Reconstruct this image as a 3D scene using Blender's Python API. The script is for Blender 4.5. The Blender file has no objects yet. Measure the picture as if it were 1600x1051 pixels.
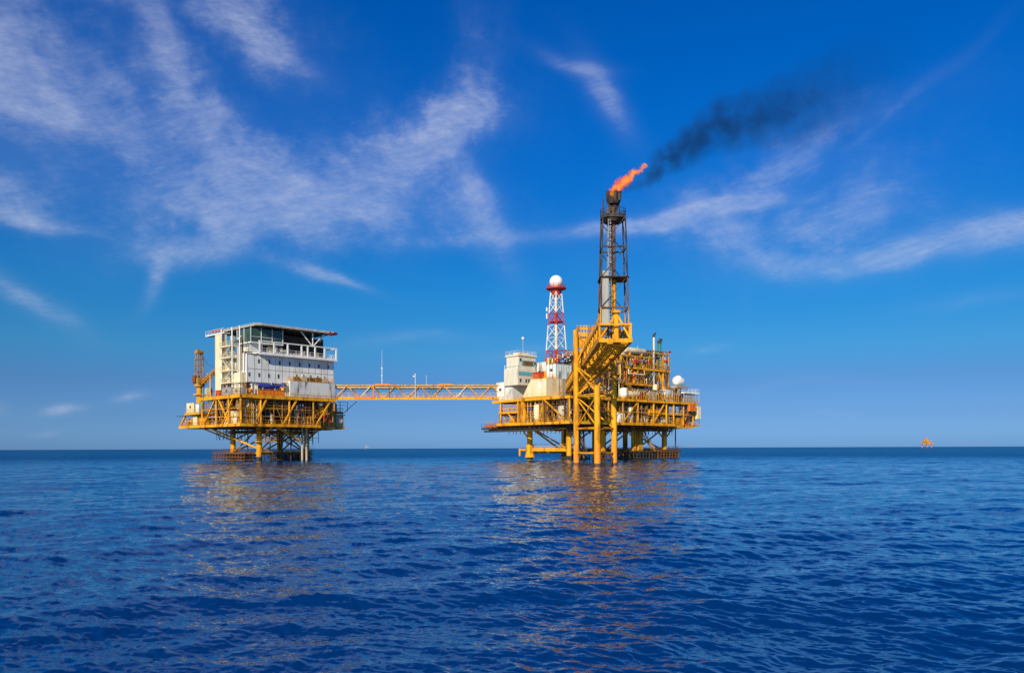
import bpy, bmesh, math, random
import numpy as np
from mathutils import Vector
R = math.radians
scene = bpy.context.scene
COL = scene.collection

# ------------------------------------------------------------------ camera
CAM_H = 3.0
cam_d = bpy.data.cameras.new('camera'); cam = bpy.data.objects.new('camera', cam_d); COL.objects.link(cam)
cam.location = (0, 0, CAM_H)
cam.rotation_euler = (R(90), R(0.197), 0)
cam_d.sensor_width = 36; cam_d.lens = 36 * 1244 / 1600
cam_d.shift_y = 174.3 / 1600
cam_d.clip_start = 0.3; cam_d.clip_end = 90000
scene.camera = cam

# ------------------------------------------------------------------ sun
SUN_TO = Vector((-0.32, -0.84, 0.42)).normalized()
sd = bpy.data.lights.new('sun', 'SUN'); sd.energy = 5.0; sd.angle = R(0.5); sd.color = (1.0, 0.86, 0.60)
sun = bpy.data.objects.new('sun', sd); COL.objects.link(sun)
sun.location = (-60, -60, 120)
sun.rotation_euler = SUN_TO.to_track_quat('Z', 'Y').to_euler()

# ------------------------------------------------------------------ sky
world = bpy.data.worlds.new('World'); scene.world = world; world.use_nodes = True
WN = world.node_tree.nodes; WL = world.node_tree.links
for n in list(WN): WN.remove(n)
def wn(t, **kw):
    n = WN.new(t)
    for k, v in kw.items(): setattr(n, k, v)
    return n
def wset(sock, v):
    if hasattr(v, 'links') or isinstance(v, bpy.types.NodeSocket): WL.new(v, sock)
    else: sock.default_value = v
def wm(op, a, b=None, c=None, clamp=False):
    n = wn('ShaderNodeMath', operation=op); n.use_clamp = clamp
    wset(n.inputs[0], a)
    if b is not None: wset(n.inputs[1], b)
    if c is not None: wset(n.inputs[2], c)
    return n.outputs[0]
sky = wn('ShaderNodeTexSky'); sky.sky_type = 'NISHITA'; sky.sun_disc = False
sky.sun_elevation = math.asin(SUN_TO.z)
sky.sun_rotation = math.atan2(SUN_TO.x, SUN_TO.y)
sky.altitude = 0; sky.air_density = 1.0; sky.dust_density = 0.6; sky.ozone_density = 3.0
tc = wn('ShaderNodeTexCoord')
sx = wn('ShaderNodeSeparateXYZ'); WL.new(tc.outputs['Generated'], sx.inputs[0])
az = wm('ARCTAN2', sx.outputs[0], sx.outputs[1])
el = wm('ARCSINE', sx.outputs[2])
# deepen the blue with height the way a polarised tropical sky does
ramp = wn('ShaderNodeValToRGB'); WL.new(wm('DIVIDE', el, R(60)), ramp.inputs[0])
SKYSTOPS = [(0.0, (0.3202, 0.672, 1.6046)), (0.0384, (0.2414, 0.4834, 1.0725)), (0.0766, (0.2055, 0.4266, 0.8475)), (0.1146, (0.15064, 0.5236, 0.8679)), (0.1522, (0.09464, 0.528, 0.9163)), (0.1894, (0.060640000000000006, 0.5324, 0.9715)), (0.226, (0.03264, 0.5096, 1.0179)), (0.2971, (0.015600000000000001, 0.5115, 1.1387)), (0.3649, (0.00816, 0.5093, 1.1991)), (0.4291, (0.0004, 0.5008, 1.2216)), (0.4894, (0.0004, 0.4891, 1.2294)), (0.68, (0.04000000000000001, 0.454, 1.0592)), (1.0, (0.17600000000000002, 0.5107, 0.9079))]
cr = ramp.color_ramp
while len(cr.elements) < len(SKYSTOPS): cr.elements.new(0.5)
for e, (p, c) in zip(cr.elements, SKYSTOPS): e.position = p; e.color = (*c, 1)
mul = wn('ShaderNodeMix', data_type='RGBA', blend_type='MULTIPLY'); mul.inputs[0].default_value = 1
WL.new(sky.outputs[0], mul.inputs[6]); WL.new(ramp.outputs[0], mul.inputs[7])
# clouds: wispy cirrus laid out by compass bearing and elevation
cmb = wn('ShaderNodeCombineXYZ'); WL.new(az, cmb.inputs[0]); WL.new(el, cmb.inputs[1])
def noise(vec, scale, detail=6, rough=0.6, dist=0.0):
    n = wn('ShaderNodeTexNoise'); n.inputs['Scale'].default_value = scale; n.inputs['Detail'].default_value = detail
    n.inputs['Roughness'].default_value = rough; n.inputs['Distortion'].default_value = dist
    WL.new(vec, n.inputs['Vector']); return n
w1 = noise(cmb.outputs[0], 7.0, 6, 0.62)
vs = wn('ShaderNodeVectorMath', operation='SUBTRACT'); WL.new(w1.outputs['Color'], vs.inputs[0]); vs.inputs[1].default_value = (0.5, 0.5, 0.5)
vsc = wn('ShaderNodeVectorMath', operation='SCALE'); WL.new(vs.outputs[0], vsc.inputs[0]); vsc.inputs['Scale'].default_value = 0.20
va = wn('ShaderNodeVectorMath', operation='ADD'); WL.new(cmb.outputs[0], va.inputs[0]); WL.new(vsc.outputs[0], va.inputs[1])
sw = wn('ShaderNodeSeparateXYZ'); WL.new(va.outputs[0], sw.inputs[0])
w3 = noise(cmb.outputs[0], 5.0, 2, 0.45)      # gentler bending for the thin streaks
vt = wn('ShaderNodeVectorMath', operation='SUBTRACT'); WL.new(w3.outputs['Color'], vt.inputs[0]); vt.inputs[1].default_value = (0.5, 0.5, 0.5)
vu = wn('ShaderNodeVectorMath', operation='SCALE'); WL.new(vt.outputs[0], vu.inputs[0]); vu.inputs['Scale'].default_value = 0.07
vv = wn('ShaderNodeVectorMath', operation='ADD'); WL.new(cmb.outputs[0], vv.inputs[0]); WL.new(vu.outputs[0], vv.inputs[1])
sw2 = wn('ShaderNodeSeparateXYZ'); WL.new(vv.outputs[0], sw2.inputs[0])
# (bearing deg, elevation deg, half-length deg, half-width deg, tilt deg, strength)
CLOUDS = [
 (-33.5, 24.5, 6.0, 3.0, -62, 0.9), (-30.5, 20.2, 4.2, 1.0, -6, 0.7), (-34.0, 15.5, 3.0, 1.6, -20, 0.6),
 (-20.0, 28.6, 6.0, 2.4, -22, 0.85), (-16.5, 26.0, 3.0, 0.8, -15, 0.55),
 (-21.5, 22.3, 7.5, 2.0, -50, 0.95), (-26.0, 20.8, 3.0, 1.6, -35, 0.55),
 (-19.5, 15.8, 6.5, 2.6, -8, 0.85), (-14.5, 16.4, 5.0, 1.2, -10, 0.65), (-22.0, 12.8, 3.6, 0.9, 12, 0.85), (-24.2, 10.9, 1.8, 0.5, 60, 0.7),
 (-3.8, 23.8, 3.6, 1.8, 65, 1.25), (-7.0, 20.2, 6.5, 2.0, 22, 0.9), (-2.2, 17.0, 4.5, 1.3, -65, 0.7), (-7, 16.5, 7, 2.0, -10, 0.45),
 (6.6, 23.8, 2.6, 0.9, -56, 0.85), (4.6, 25.8, 2.4, 0.5, -10, 0.6),
 (13.5, 16.0, 6.5, 0.55, 5, 0.9), (17.5, 18.2, 8.5, 1.6, 16, 0.50), (26.5, 21.0, 4.5, 0.5, 30, 0.30),
 (24.0, 12.1, 6.5, 0.9, 2, 0.75), (31.5, 12.6, 5.0, 1.0, 3, 0.85), (16.0, 13.2, 3.6, 1.3, -22, 0.55), (22.5, 14.5, 4.5, 1.8, 20, 0.5),
 (-13.0, 11.6, 3.2, 0.35, -18, 0.75), (-32.0, 13.6, 3.0, 0.5, -8, 0.7), (-31.5, 9.5, 3.2, 0.6, -28, 0.8),
 (-1.0, 14.6, 9.0, 0.6, 4, 0.35), (9.0, 15.6, 4.0, 0.5, 3, 0.45), (30, 9.3, 4, 0.4, 4, 0.35),
 (-28.8, 3.0, 1.4, 0.40, 0, 0.8), (-25.0, 3.4, 1.0, 0.35, 0, 0.7), (-34.5, 3.2, 2.0, 0.5, 0, 0.8), (14.0, 6.8, 1.3, 0.3, 0, 0.4), (-17, 18.5, 10, 4.5, 5, 0.30), (-32, 20, 6, 7, 0, 0.28), (17, 15.5, 9, 3.5, 8, 0.28), (28, 13, 6, 2.2, 0, 0.3), (-33.5, 3.4, 1.4, 0.5, 0, 0.45), (-30, 1.4, 1.2, 0.25, 0, 0.35),
 (-7.5, 7.6, 4.0, 0.4, 4, 0.45), (0.5, 7.0, 3.0, 0.35, 5, 0.4), (22.0, 2.0, 1.5, 0.25, 0, 0.3), (20.0, 4.2, 5.0, 0.4, 3, 0.25),
]
total = None
for (ba, be, hl, hw, tilt, st) in CLOUDS:
    src = sw2 if hw < 1.35 else sw
    dx = wm('SUBTRACT', src.outputs[0], R(ba)); dy = wm('SUBTRACT', src.outputs[1], R(be))
    c, s = math.cos(R(tilt)), math.sin(R(tilt))
    a = wm('ADD', wm('MULTIPLY', dx, c / R(hl)), wm('MULTIPLY', dy, s / R(hl)))
    b = wm('ADD', wm('MULTIPLY', dx, -s / R(hw)), wm('MULTIPLY', dy, c / R(hw)))
    d2 = wm('ADD', wm('MULTIPLY', a, a), wm('MULTIPLY', b, b))
    g = wm('MULTIPLY', wm('POWER', 2.71828, wm('MULTIPLY', d2, -0.9)), st)
    total = g if total is None else wm('MAXIMUM', total, g) if (ba * 7) % 2 > 1 else wm('ADD', total, g)
w2 = noise(cmb.outputs[0], 3.0, 2, 0.5)
vb = wn('ShaderNodeVectorMath', operation='SCALE'); WL.new(w2.outputs['Color'], vb.inputs[0]); vb.inputs['Scale'].default_value = 0.10
vc = wn('ShaderNodeVectorMath', operation='ADD'); WL.new(cmb.outputs[0], vc.inputs[0]); WL.new(vb.outputs[0], vc.inputs[1])
def streaks(rot, stretch, scale, detail=9, rough=0.6):
    mp = wn('ShaderNodeMapping'); WL.new(vc.outputs[0], mp.inputs[0]); mp.inputs['Rotation'].default_value = (0, 0, R(rot))
    mp2 = wn('ShaderNodeMapping'); WL.new(mp.outputs[0], mp2.inputs[0]); mp2.inputs['Scale'].default_value = (1, stretch, 1)
    return noise(mp2.outputs[0], scale, detail, rough).outputs['Fac']
tex = wm('ADD', wm('ADD', wm('MULTIPLY', streaks(-8, 2.6, 9), 0.50), wm('MULTIPLY', streaks(30, 2.2, 26), 0.28)), wm('MULTIPLY', streaks(-12, 4.0, 60, 5, 0.65), 0.22))
tn = wn('ShaderNodeMapRange'); WL.new(tex, tn.inputs[0]); tn.inputs[1].default_value = 0.34; tn.inputs[2].default_value = 0.66; tn.clamp = False
e = wm('ADD', wm('MULTIPLY', tn.outputs[0], 0.85), wm('MULTIPLY', wm('MINIMUM', total, 1.15), 0.75))
mr = wn('ShaderNodeMapRange'); mr.interpolation_type = 'SMOOTHSTEP'
WL.new(e, mr.inputs[0]); mr.inputs[1].default_value = 0.50; mr.inputs[2].default_value = 2.05
dens = wm('MULTIPLY', mr.outputs[0], wm('MINIMUM', wm('MULTIPLY', total, 1.6), 1.0))
fine = wn('ShaderNodeMapRange'); WL.new(wm('ADD', wm('MULTIPLY', streaks(-4, 3.2, 34, 7, 0.68), 0.6), wm('MULTIPLY', streaks(10, 2.4, 80, 6, 0.7), 0.4)), fine.inputs[0]); fine.inputs[1].default_value = 0.36; fine.inputs[2].default_value = 0.64; fine.inputs[3].default_value = 0.65; fine.inputs[4].default_value = 1.35
alpha = wm('ADD', wm('MULTIPLY', wm('MULTIPLY', dens, fine.outputs[0]), 0.47), wm('MULTIPLY', wm('MINIMUM', total, 1.0), 0.12))
cmix = wn('ShaderNodeMix', data_type='RGBA'); WL.new(alpha, cmix.inputs[0]); WL.new(mul.outputs[2], cmix.inputs[6])
cmix.inputs[7].default_value = (5.6, 6.2, 8.0, 1)
bg = wn('ShaderNodeBackground'); WL.new(cmix.outputs[2], bg.inputs[0]); bg.inputs[1].default_value = 0.10
wo = wn('ShaderNodeOutputWorld'); WL.new(bg.outputs[0], wo.inputs[0])

scene.view_settings.view_transform = 'Standard'; scene.view_settings.look = 'None'
scene.view_settings.exposure = 0.0; scene.view_settings.gamma = 1
scene.render.engine = 'CYCLES'
scene.cycles.volume_max_steps = 256

# ------------------------------------------------------------------ materials
def mat(name, base, dark=None, scale=1.2, rough=0.5, metal=0.0, lo=0.45, hi=0.7, streak=True, bump=0.0, coat=0):
    m = bpy.data.materials.new(name); m.use_nodes = True
    N = m.node_tree.nodes; L = m.node_tree.links; b = N['Principled BSDF']
    b.inputs['Roughness'].default_value = rough; b.inputs['Specular IOR Level'].default_value = 0.5 if rough < 0.2 else 0.25; b.inputs['Metallic'].default_value = metal
    if dark is None: b.inputs['Base Color'].default_value = (*base, 1); return m
    t = N.new('ShaderNodeTexCoord'); mp = N.new('ShaderNodeMapping')
    mp.inputs['Scale'].default_value = (1, 1, 0.22) if streak else (1, 1, 1)
    L.new(t.outputs['Object'], mp.inputs[0])
    n = N.new('ShaderNodeTexNoise'); n.inputs['Scale'].default_value = scale; n.inputs['Detail'].default_value = 8; n.inputs['Roughness'].default_value = 0.68
    L.new(mp.outputs[0], n.inputs['Vector'])
    r = N.new('ShaderNodeValToRGB'); r.color_ramp.elements[0].position = lo; r.color_ramp.elements[1].position = hi
    mid = r.color_ramp.elements.new((lo + hi) / 2)
    r.color_ramp.elements[0].color = (*base, 1)
    mid.color = (*[0.7 * a + 0.3 * d for a, d in zip(base, dark)], 1)
    r.color_ramp.elements[2].color = (*dark, 1)
    L.new(n.outputs['Fac'], r.inputs[0]); L.new(r.outputs[0], b.inputs['Base Color'])
    rr = N.new('ShaderNodeMapRange'); L.new(n.outputs['Fac'], rr.inputs[0]); rr.inputs[1].default_value = lo; rr.inputs[2].default_value = hi
    rr.inputs[3].default_value = rough; rr.inputs[4].default_value = min(1, rough + 0.3); L.new(rr.outputs[0], b.inputs['Roughness'])
    return m
M = dict(
 yellow=mat('yellow_paint', (0.93, 0.43, 0.012), (0.30, 0.10, 0.015), 0.8, 0.6, lo=0.38, hi=0.64),
 yellow2=mat('weathered_yellow', (0.78, 0.36, 0.02), (0.24, 0.09, 0.02), 1.8, 0.6, lo=0.42, hi=0.66),
 sleeve=mat('worn_orange_paint', (0.84, 0.30, 0.02), (0.5, 0.12, 0.02), 1.3, 0.5),
 orange=mat('orange_paint', (0.80, 0.20, 0.02), (0.35, 0.09, 0.02), 1.1, 0.5),
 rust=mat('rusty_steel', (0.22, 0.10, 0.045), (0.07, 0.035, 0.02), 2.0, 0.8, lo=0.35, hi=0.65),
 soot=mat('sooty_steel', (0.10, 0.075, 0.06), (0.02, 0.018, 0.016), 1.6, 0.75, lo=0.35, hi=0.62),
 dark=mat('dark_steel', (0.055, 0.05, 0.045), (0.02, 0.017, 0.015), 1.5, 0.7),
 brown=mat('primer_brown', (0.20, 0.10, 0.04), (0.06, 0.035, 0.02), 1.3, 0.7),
 grey=mat('grey_paint', (0.36, 0.36, 0.34), (0.16, 0.13, 0.10), 1.2, 0.5),
 white=mat('white_paint', (0.80, 0.80, 0.79), (0.40, 0.34, 0.25), 0.7, 0.5, lo=0.46, hi=0.76),
 stained=mat('stained_white', (0.68, 0.68, 0.66), (0.14, 0.13, 0.12), 0.7, 0.55, lo=0.48, hi=0.66),
 cream=mat('cream_paint', (0.80, 0.70, 0.46), (0.44, 0.28, 0.12), 0.7, 0.55, lo=0.44, hi=0.74),
 beige=mat('beige_cladding', (0.50, 0.45, 0.36), (0.26, 0.19, 0.12), 0.8, 0.6),
 steel=mat('galvanised_steel', (0.50, 0.52, 0.52), (0.28, 0.24, 0.20), 1.6, 0.4, metal=0.4),
 ochre=mat('rusting_ochre', (0.50, 0.26, 0.05), (0.12, 0.05, 0.02), 1.8, 0.7, lo=0.40, hi=0.64),
 offwhite=mat('weathered_offwhite', (0.70, 0.66, 0.55), (0.34, 0.25, 0.15), 0.9, 0.55, lo=0.46, hi=0.74),
 tan=mat('scorched_grey', (0.30, 0.26, 0.20), (0.06, 0.05, 0.04), 1.2, 0.7, lo=0.38, hi=0.62),
 red=mat('red_paint', (0.55, 0.035, 0.03), (0.30, 0.05, 0.04), 1.0, 0.5),
 blue=mat('blue_paint', (0.03, 0.05, 0.35), (0.02, 0.025, 0.10), 1.0, 0.5),
 green=mat('green_paint', (0.05, 0.22, 0.18), (0.03, 0.09, 0.07), 1.0, 0.5),
 teal=mat('teal_paint', (0.12, 0.42, 0.46), (0.10, 0.2, 0.2), 1.0, 0.5),
 glass=mat('dark_glass', (0.02, 0.03, 0.03), None, rough=0.08),
 radome=mat('radome_white', (0.88, 0.88, 0.86), (0.7, 0.68, 0.64), 0.6, 0.4),
)
def glassy(name, col):
    m = mat(name, col, None, rough=0.06); return m
M['greenglass'] = glassy('tinted_green_glass', (0.05, 0.09, 0.075))

# ------------------------------------------------------------------ mesh builder
class Frame:
    def __init__(s, x, y, yaw): s.x, s.y, s.yaw = x, y, R(yaw); s.c, s.s = math.cos(s.yaw), math.sin(s.yaw)
    def w(s, u, v, z): return (s.x + u * s.c - v * s.s, s.y + u * s.s + v * s.c, z)
WF = Frame(0, 0, 0)
class MB:
    def __init__(s): s.v = []; s.f = []; s.sm = []
    def add(s, vs, fs, smooth=False):
        o = len(s.v); s.v += [tuple(p) for p in vs]; s.f += [tuple(o + i for i in f) for f in fs]; s.sm += [smooth] * len(fs); return s
    def box(s, a, b):
        x0, y0, z0 = [min(p, q) for p, q in zip(a, b)]; x1, y1, z1 = [max(p, q) for p, q in zip(a, b)]
        return s.add([(x0,y0,z0),(x1,y0,z0),(x1,y1,z0),(x0,y1,z0),(x0,y0,z1),(x1,y0,z1),(x1,y1,z1),(x0,y1,z1)],
              [(0,3,2,1),(4,5,6,7),(0,1,5,4),(1,2,6,5),(2,3,7,6),(3,0,4,7)])
    def bar(s, p, q, w, h=None):
        h = h or w; p = Vector(p); q = Vector(q); d = (q - p)
        if d.length < 1e-6: return s
        d.normalize(); up = Vector((0, 0, 1)) if abs(d.z) < 0.95 else Vector((1, 0, 0))
        a = d.cross(up).normalized() * (w / 2); b = a.cross(d).normalized() * (h / 2)
        vs = [p - a - b, p + a - b, p + a + b, p - a + b, q - a - b, q + a - b, q + a + b, q - a + b]
        return s.add(vs, [(0,3,2,1),(4,5,6,7),(0,1,5,4),(1,2,6,5),(2,3,7,6),(3,0,4,7)])
    def tube(s, p, q, r, r2=None, n=10, cap=True):
        r2 = r if r2 is None else r2; p = Vector(p); q = Vector(q); d = (q - p).normalized()
        up = Vector((0, 0, 1)) if abs(d.z) < 0.95 else Vector((1, 0, 0))
        a = d.cross(up).normalized(); b = a.cross(d)
        vs = []
        for c, rr in ((p, r), (q, r2)):
            for i in range(n):
                t = 2 * math.pi * i / n; vs.append(c + (a * math.cos(t) + b * math.sin(t)) * rr)
        s.add(vs, [(i, (i + 1) % n, n + (i + 1) % n, n + i) for i in range(n)], True)
        if cap:
            s.add(vs[:n], [tuple(range(n))[::-1]]); s.add(vs[n:], [tuple(range(n))])
        return s
    def path(s, pts, r, n=8):
        for a, b in zip(pts, pts[1:]): s.tube(a, b, r, n=n)
        for p in pts[1:-1]: s.ball(p, r * 1.12, 6, 4)
        return s
    def ball(s, c, r, n=14, m=9, zs=1.0, zmin=-1.0):
        vs = []; fs = []; t0 = math.asin(max(-1, zmin))
        for j in range(m + 1):
            t = t0 + (math.pi / 2 - t0) * j / m
            for i in range(n):
                a = 2 * math.pi * i / n; vs.append((c[0] + r * math.cos(t) * math.cos(a), c[1] + r * math.cos(t) * math.sin(a), c[2] + r * zs * math.sin(t)))
        for j in range(m):
            for i in range(n): fs.append((j*n+i, j*n+(i+1)%n, (j+1)*n+(i+1)%n, (j+1)*n+i))
        return s.add(vs, fs, True)
    def capsule(s, p, q, r, n=16, dome=0.55):
        p = Vector(p); q = Vector(q); d = (q - p); L = d.length; d.normalize()
        up = Vector((0, 0, 1)) if abs(d.z) < 0.95 else Vector((1, 0, 0)); a = d.cross(up).normalized(); b = a.cross(d)
        prof = []
        for k in range(5):
            t = math.pi / 2 * (1 - k / 4); prof.append((-math.sin(t) * r * dome, math.cos(t) * r + 0.001))
        for k in range(5):
            t = math.pi / 2 * (k / 4); prof.append((L + math.sin(t) * r * dome, math.cos(t) * r + 0.001))
        vs = [p + d * x + (a * math.cos(2*math.pi*i/n) + b * math.sin(2*math.pi*i/n)) * rr for x, rr in prof for i in range(n)]
        m = len(prof)
        return s.add(vs, [(j*n+i, j*n+(i+1)%n, (j+1)*n+(i+1)%n, (j+1)*n+i) for j in range(m-1) for i in range(n)], True)
    def prism(s, poly, axis, a, b):  # poly in the two other axes
        n = len(poly); vs = []
        for t in (a, b):
            for (p, q) in poly: vs.append((t, p, q) if axis == 'u' else (p, t, q) if axis == 'v' else (p, q, t))
        return s.add(vs, [tuple(range(n))[::-1], tuple(range(n, 2*n))] + [(i, (i+1) % n, n+(i+1) % n, n+i) for i in range(n)])
    def rail(s, pts, h=1.1, step=1.8, t=0.055, mid=True):
        for a, b in zip(pts, pts[1:]):
            a = Vector(a); b = Vector(b); L = (b - a).length; n = max(1, round(L / step))
            for i in range(n + 1):
                p = a + (b - a) * i / n; s.bar(p, p + Vector((0, 0, h)), t)
            for k in ((1.0, 0.5) if mid else (1.0,)):
                s.bar(a + Vector((0,0,h*k)), b + Vector((0,0,h*k)), t)
            s.bar(a + Vector((0,0,0.1)), b + Vector((0,0,0.1)), 0.03, 0.16)
        return s
    def rectrail(s, u0, u1, v0, v1, z, **k): return s.rail([(u0,v0,z),(u1,v0,z),(u1,v1,z),(u0,v1,z),(u0,v0,z)], **k)
    def joists(s, u0, u1, v0, v1, z, step=2.2, d=0.45, w=0.16):
        n = max(1, int((u1 - u0) / step))
        for i in range(1, n): u = u0 + (u1 - u0) * i / n; s.box((u - w/2, v0, z - d), (u + w/2, v1, z))
        n = max(1, int((v1 - v0) / (step * 2)))
        for i in range(1, n): v = v0 + (v1 - v0) * i / n; s.box((u0, v - w/2, z - d*1.3), (u1, v + w/2, z - d - 0.003))
        return s
INFO = {}
def thing(name, label, cat, fr, at, group=None):
    o = bpy.data.objects.new(name, None); COL.objects.link(o); o.empty_display_size = 0.5
    o.location = fr.w(*at); o.rotation_euler = (0, 0, fr.yaw); o['label'] = label; o['category'] = cat
    if group: o['group'] = group
    INFO[o.name] = at; return o
def part(name, mb, m, parent, label=None, stuff=False):
    at = INFO[parent.name]
    me = bpy.data.meshes.new(name)
    me.from_pydata([(p[0]-at[0], p[1]-at[1], p[2]-at[2]) for p in mb.v], [], mb.f)
    me.polygons.foreach_set('use_smooth', mb.sm); me.materials.append(M[m] if isinstance(m, str) else m); me.update()
    o = bpy.data.objects.new(name, me); COL.objects.link(o); o.parent = parent; INFO[o.name] = at
    if label: o['label'] = label
    if stuff: o['kind'] = 'stuff'
    return o

LF = Frame(-64.9, 190.0, 47.2)     # living-quarters platform
RF = Frame(13.7, 190.0, 41.6)      # process platform
rnd = random.Random(4)

# ------------------------------------------------------------------ equipment kit
def htank(fr, c, L, r, axis, label, m='white', group=None, name='horizontal_tank', m2='yellow'):
    t = thing(name, label, 'tank', fr, c, group); u, v, z = c; d = (1, 0) if axis == 'u' else (0, 1); zc = z + r + 0.45
    P = lambda k, dz=0: (u + d[0]*k, v + d[1]*k, zc + dz)
    part('shell', MB().capsule(P(-L/2), P(L/2), r), m, t)
    for k in (-L*0.3, L*0.3):
        q = P(k); a = 0.15; w = r*0.75
        lo = (q[0] - (a if axis == 'u' else w), q[1] - (w if axis == 'u' else a), z); hi = (q[0] + (a if axis == 'u' else w), q[1] + (w if axis == 'u' else a), zc - r*0.55)
        part('saddle', MB().box(lo, hi), m2, t)
    part('nozzle', MB().tube(P(L*0.15, r*0.9), P(L*0.15, r+0.5), 0.15).tube(P(L*0.15, r+0.5), P(L*0.15, r+0.58), 0.26), 'steel', t)
    return t
def vtank(fr, c, H, r, label, m='white', group=None, name='vertical_vessel'):
    t = thing(name, label, 'vessel', fr, c, group); u, v, z = c
    part('shell', MB().capsule((u, v, z+0.9), (u, v, z+H-r*0.5), r), m, t)
    part('skirt', MB().tube((u, v, z), (u, v, z+0.95), r*0.82, n=14), 'yellow2', t)
    part('nozzle', MB().tube((u, v, z+H*0.6), (u+r+0.4, v, z+H*0.6), 0.14).tube((u, v, z+H*0.4), (u, v-r-0.4, z+H*0.4), 0.14), 'steel', t)
    mb = MB()
    for k in (-0.2, 0.2): mb.bar((u+k, v-r-0.15, z), (u+k, v-r-0.15, z+H), 0.05)
    for i in range(int(H/0.4)): mb.bar((u-0.2, v-r-0.15, z+0.3+i*0.4), (u+0.2, v-r-0.15, z+0.3+i*0.4), 0.035)
    part('ladder', mb, 'yellow', t); return t
def cabin(fr, a, b, label, m='white', cat='container', name='equipment_cabin', group=None, doors=1, ribs=True, m2=None, vent=True):
    u0, v0, z0 = a; u1, v1, z1 = b; t = thing(name, label, cat, fr, a, group); m2 = m2 or m
    part('body', MB().box((u0, v0, z0+0.12), (u1, v1, z1)), m, t)
    part('base_frame', MB().box((u0-0.05, v0-0.05, z0), (u1+0.05, v1+0.05, z0+0.12)), 'dark', t)
    if ribs:
        mb = MB(); n = max(2, int((u1-u0)/0.9))
        for i in range(n+1): x = u0 + (u1-u0)*i/n; mb.box((x-0.05, v0-0.06, z0+0.12), (x+0.05, v0-0.002, z1))
        n = max(2, int((v1-v0)/0.9))
        for i in range(n+1): y = v0 + (v1-v0)*i/n; mb.box((u0-0.06, y-0.05, z0+0.12), (u0-0.002, y+0.05, z1))
        mb.box((u0-0.08, v0-0.08, z1), (u1+0.08, v1+0.08, z1+0.08))
        part('frame', mb, m2, t)
    for i in range(doors):
        x = u0 + (u1-u0)*(i+0.5)/doors; h = min(2.0, (z1-z0)*0.8)
        d = part('door', MB().box((x-0.42, v0-0.035, z0+0.14), (x+0.42, v0-0.003, z0+0.14+h)), 'grey', t)
        part('handle', MB().box((x+0.28, v0-0.09, z0+h*0.5), (x+0.34, v0-0.036, z0+h*0.5+0.15)), 'dark', d)
    if vent and v1-v0 > 1.2:
        y = (v0+v1)/2; z = z0+(z1-z0)*0.62; mb = MB()
        for k in range(5): mb.box((u0-0.1, y-0.45, z-0.3+k*0.14), (u0-0.004, y+0.45, z-0.23+k*0.14))
        part('louvre', mb, 'dark', t)
    return t
def skid(fr, c, L, W, H, label, m='grey', group=None, seed=0):
    q = random.Random(seed); t = thing('pump_skid', label, 'pump skid', fr, c, group); u, v, z = c
    mb = MB()
    for k in (0, W): mb.bar((u, v+k, z+0.15), (u+L, v+k, z+0.15), 0.2, 0.3)
    for k in range(4): mb.bar((u+L*k/3, v, z+0.15), (u+L*k/3, v+W, z+0.15), 0.15, 0.28)
    part('base_frame', mb, 'yellow', t)
    part('motor', MB().capsule((u+L*0.12, v+W/2, z+0.3+H*0.28), (u+L*0.42, v+W/2, z+0.3+H*0.28), H*0.26, dome=0.25).box((u+L*0.15, v+W*0.3, z+0.3), (u+L*0.38, v+W*0.7, z+0.3+H*0.1)), m, t)
    part('casing', MB().tube((u+L*0.5, v+W*0.5, z+0.3), (u+L*0.5, v+W*0.5, z+0.3+H*0.6), H*0.22, n=12).tube((u+L*0.42, v+W/2, z+0.3+H*0.28), (u+L*0.7, v+W/2, z+0.3+H*0.28), 0.12), 'teal' if q.random() < 0.2 else 'steel', t)
    mb = MB(); x = u+L*0.7
    mb.path([(x, v+W*0.2, z+0.4), (x, v+W*0.2, z+H), (x+L*0.25, v+W*0.2, z+H), (x+L*0.25, v+W*0.2, z+0.3)], 0.11)
    mb.path([(u+L*0.5, v+W*0.5, z+H*0.7), (u+L*0.5, v+W*0.5, z+H*1.05), (u+L*0.5, v+W, z+H*1.05)], 0.13)
    part('pipework', mb, q.choice(['cream', 'yellow2', 'steel']), t)
    part('panel', MB().box((u+L*0.9, v+W*0.5, z+0.3), (u+L*1.0, v+W*0.95, z+H*0.95)), q.choice(['white', 'grey', 'cream']), t)
    return t
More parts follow.
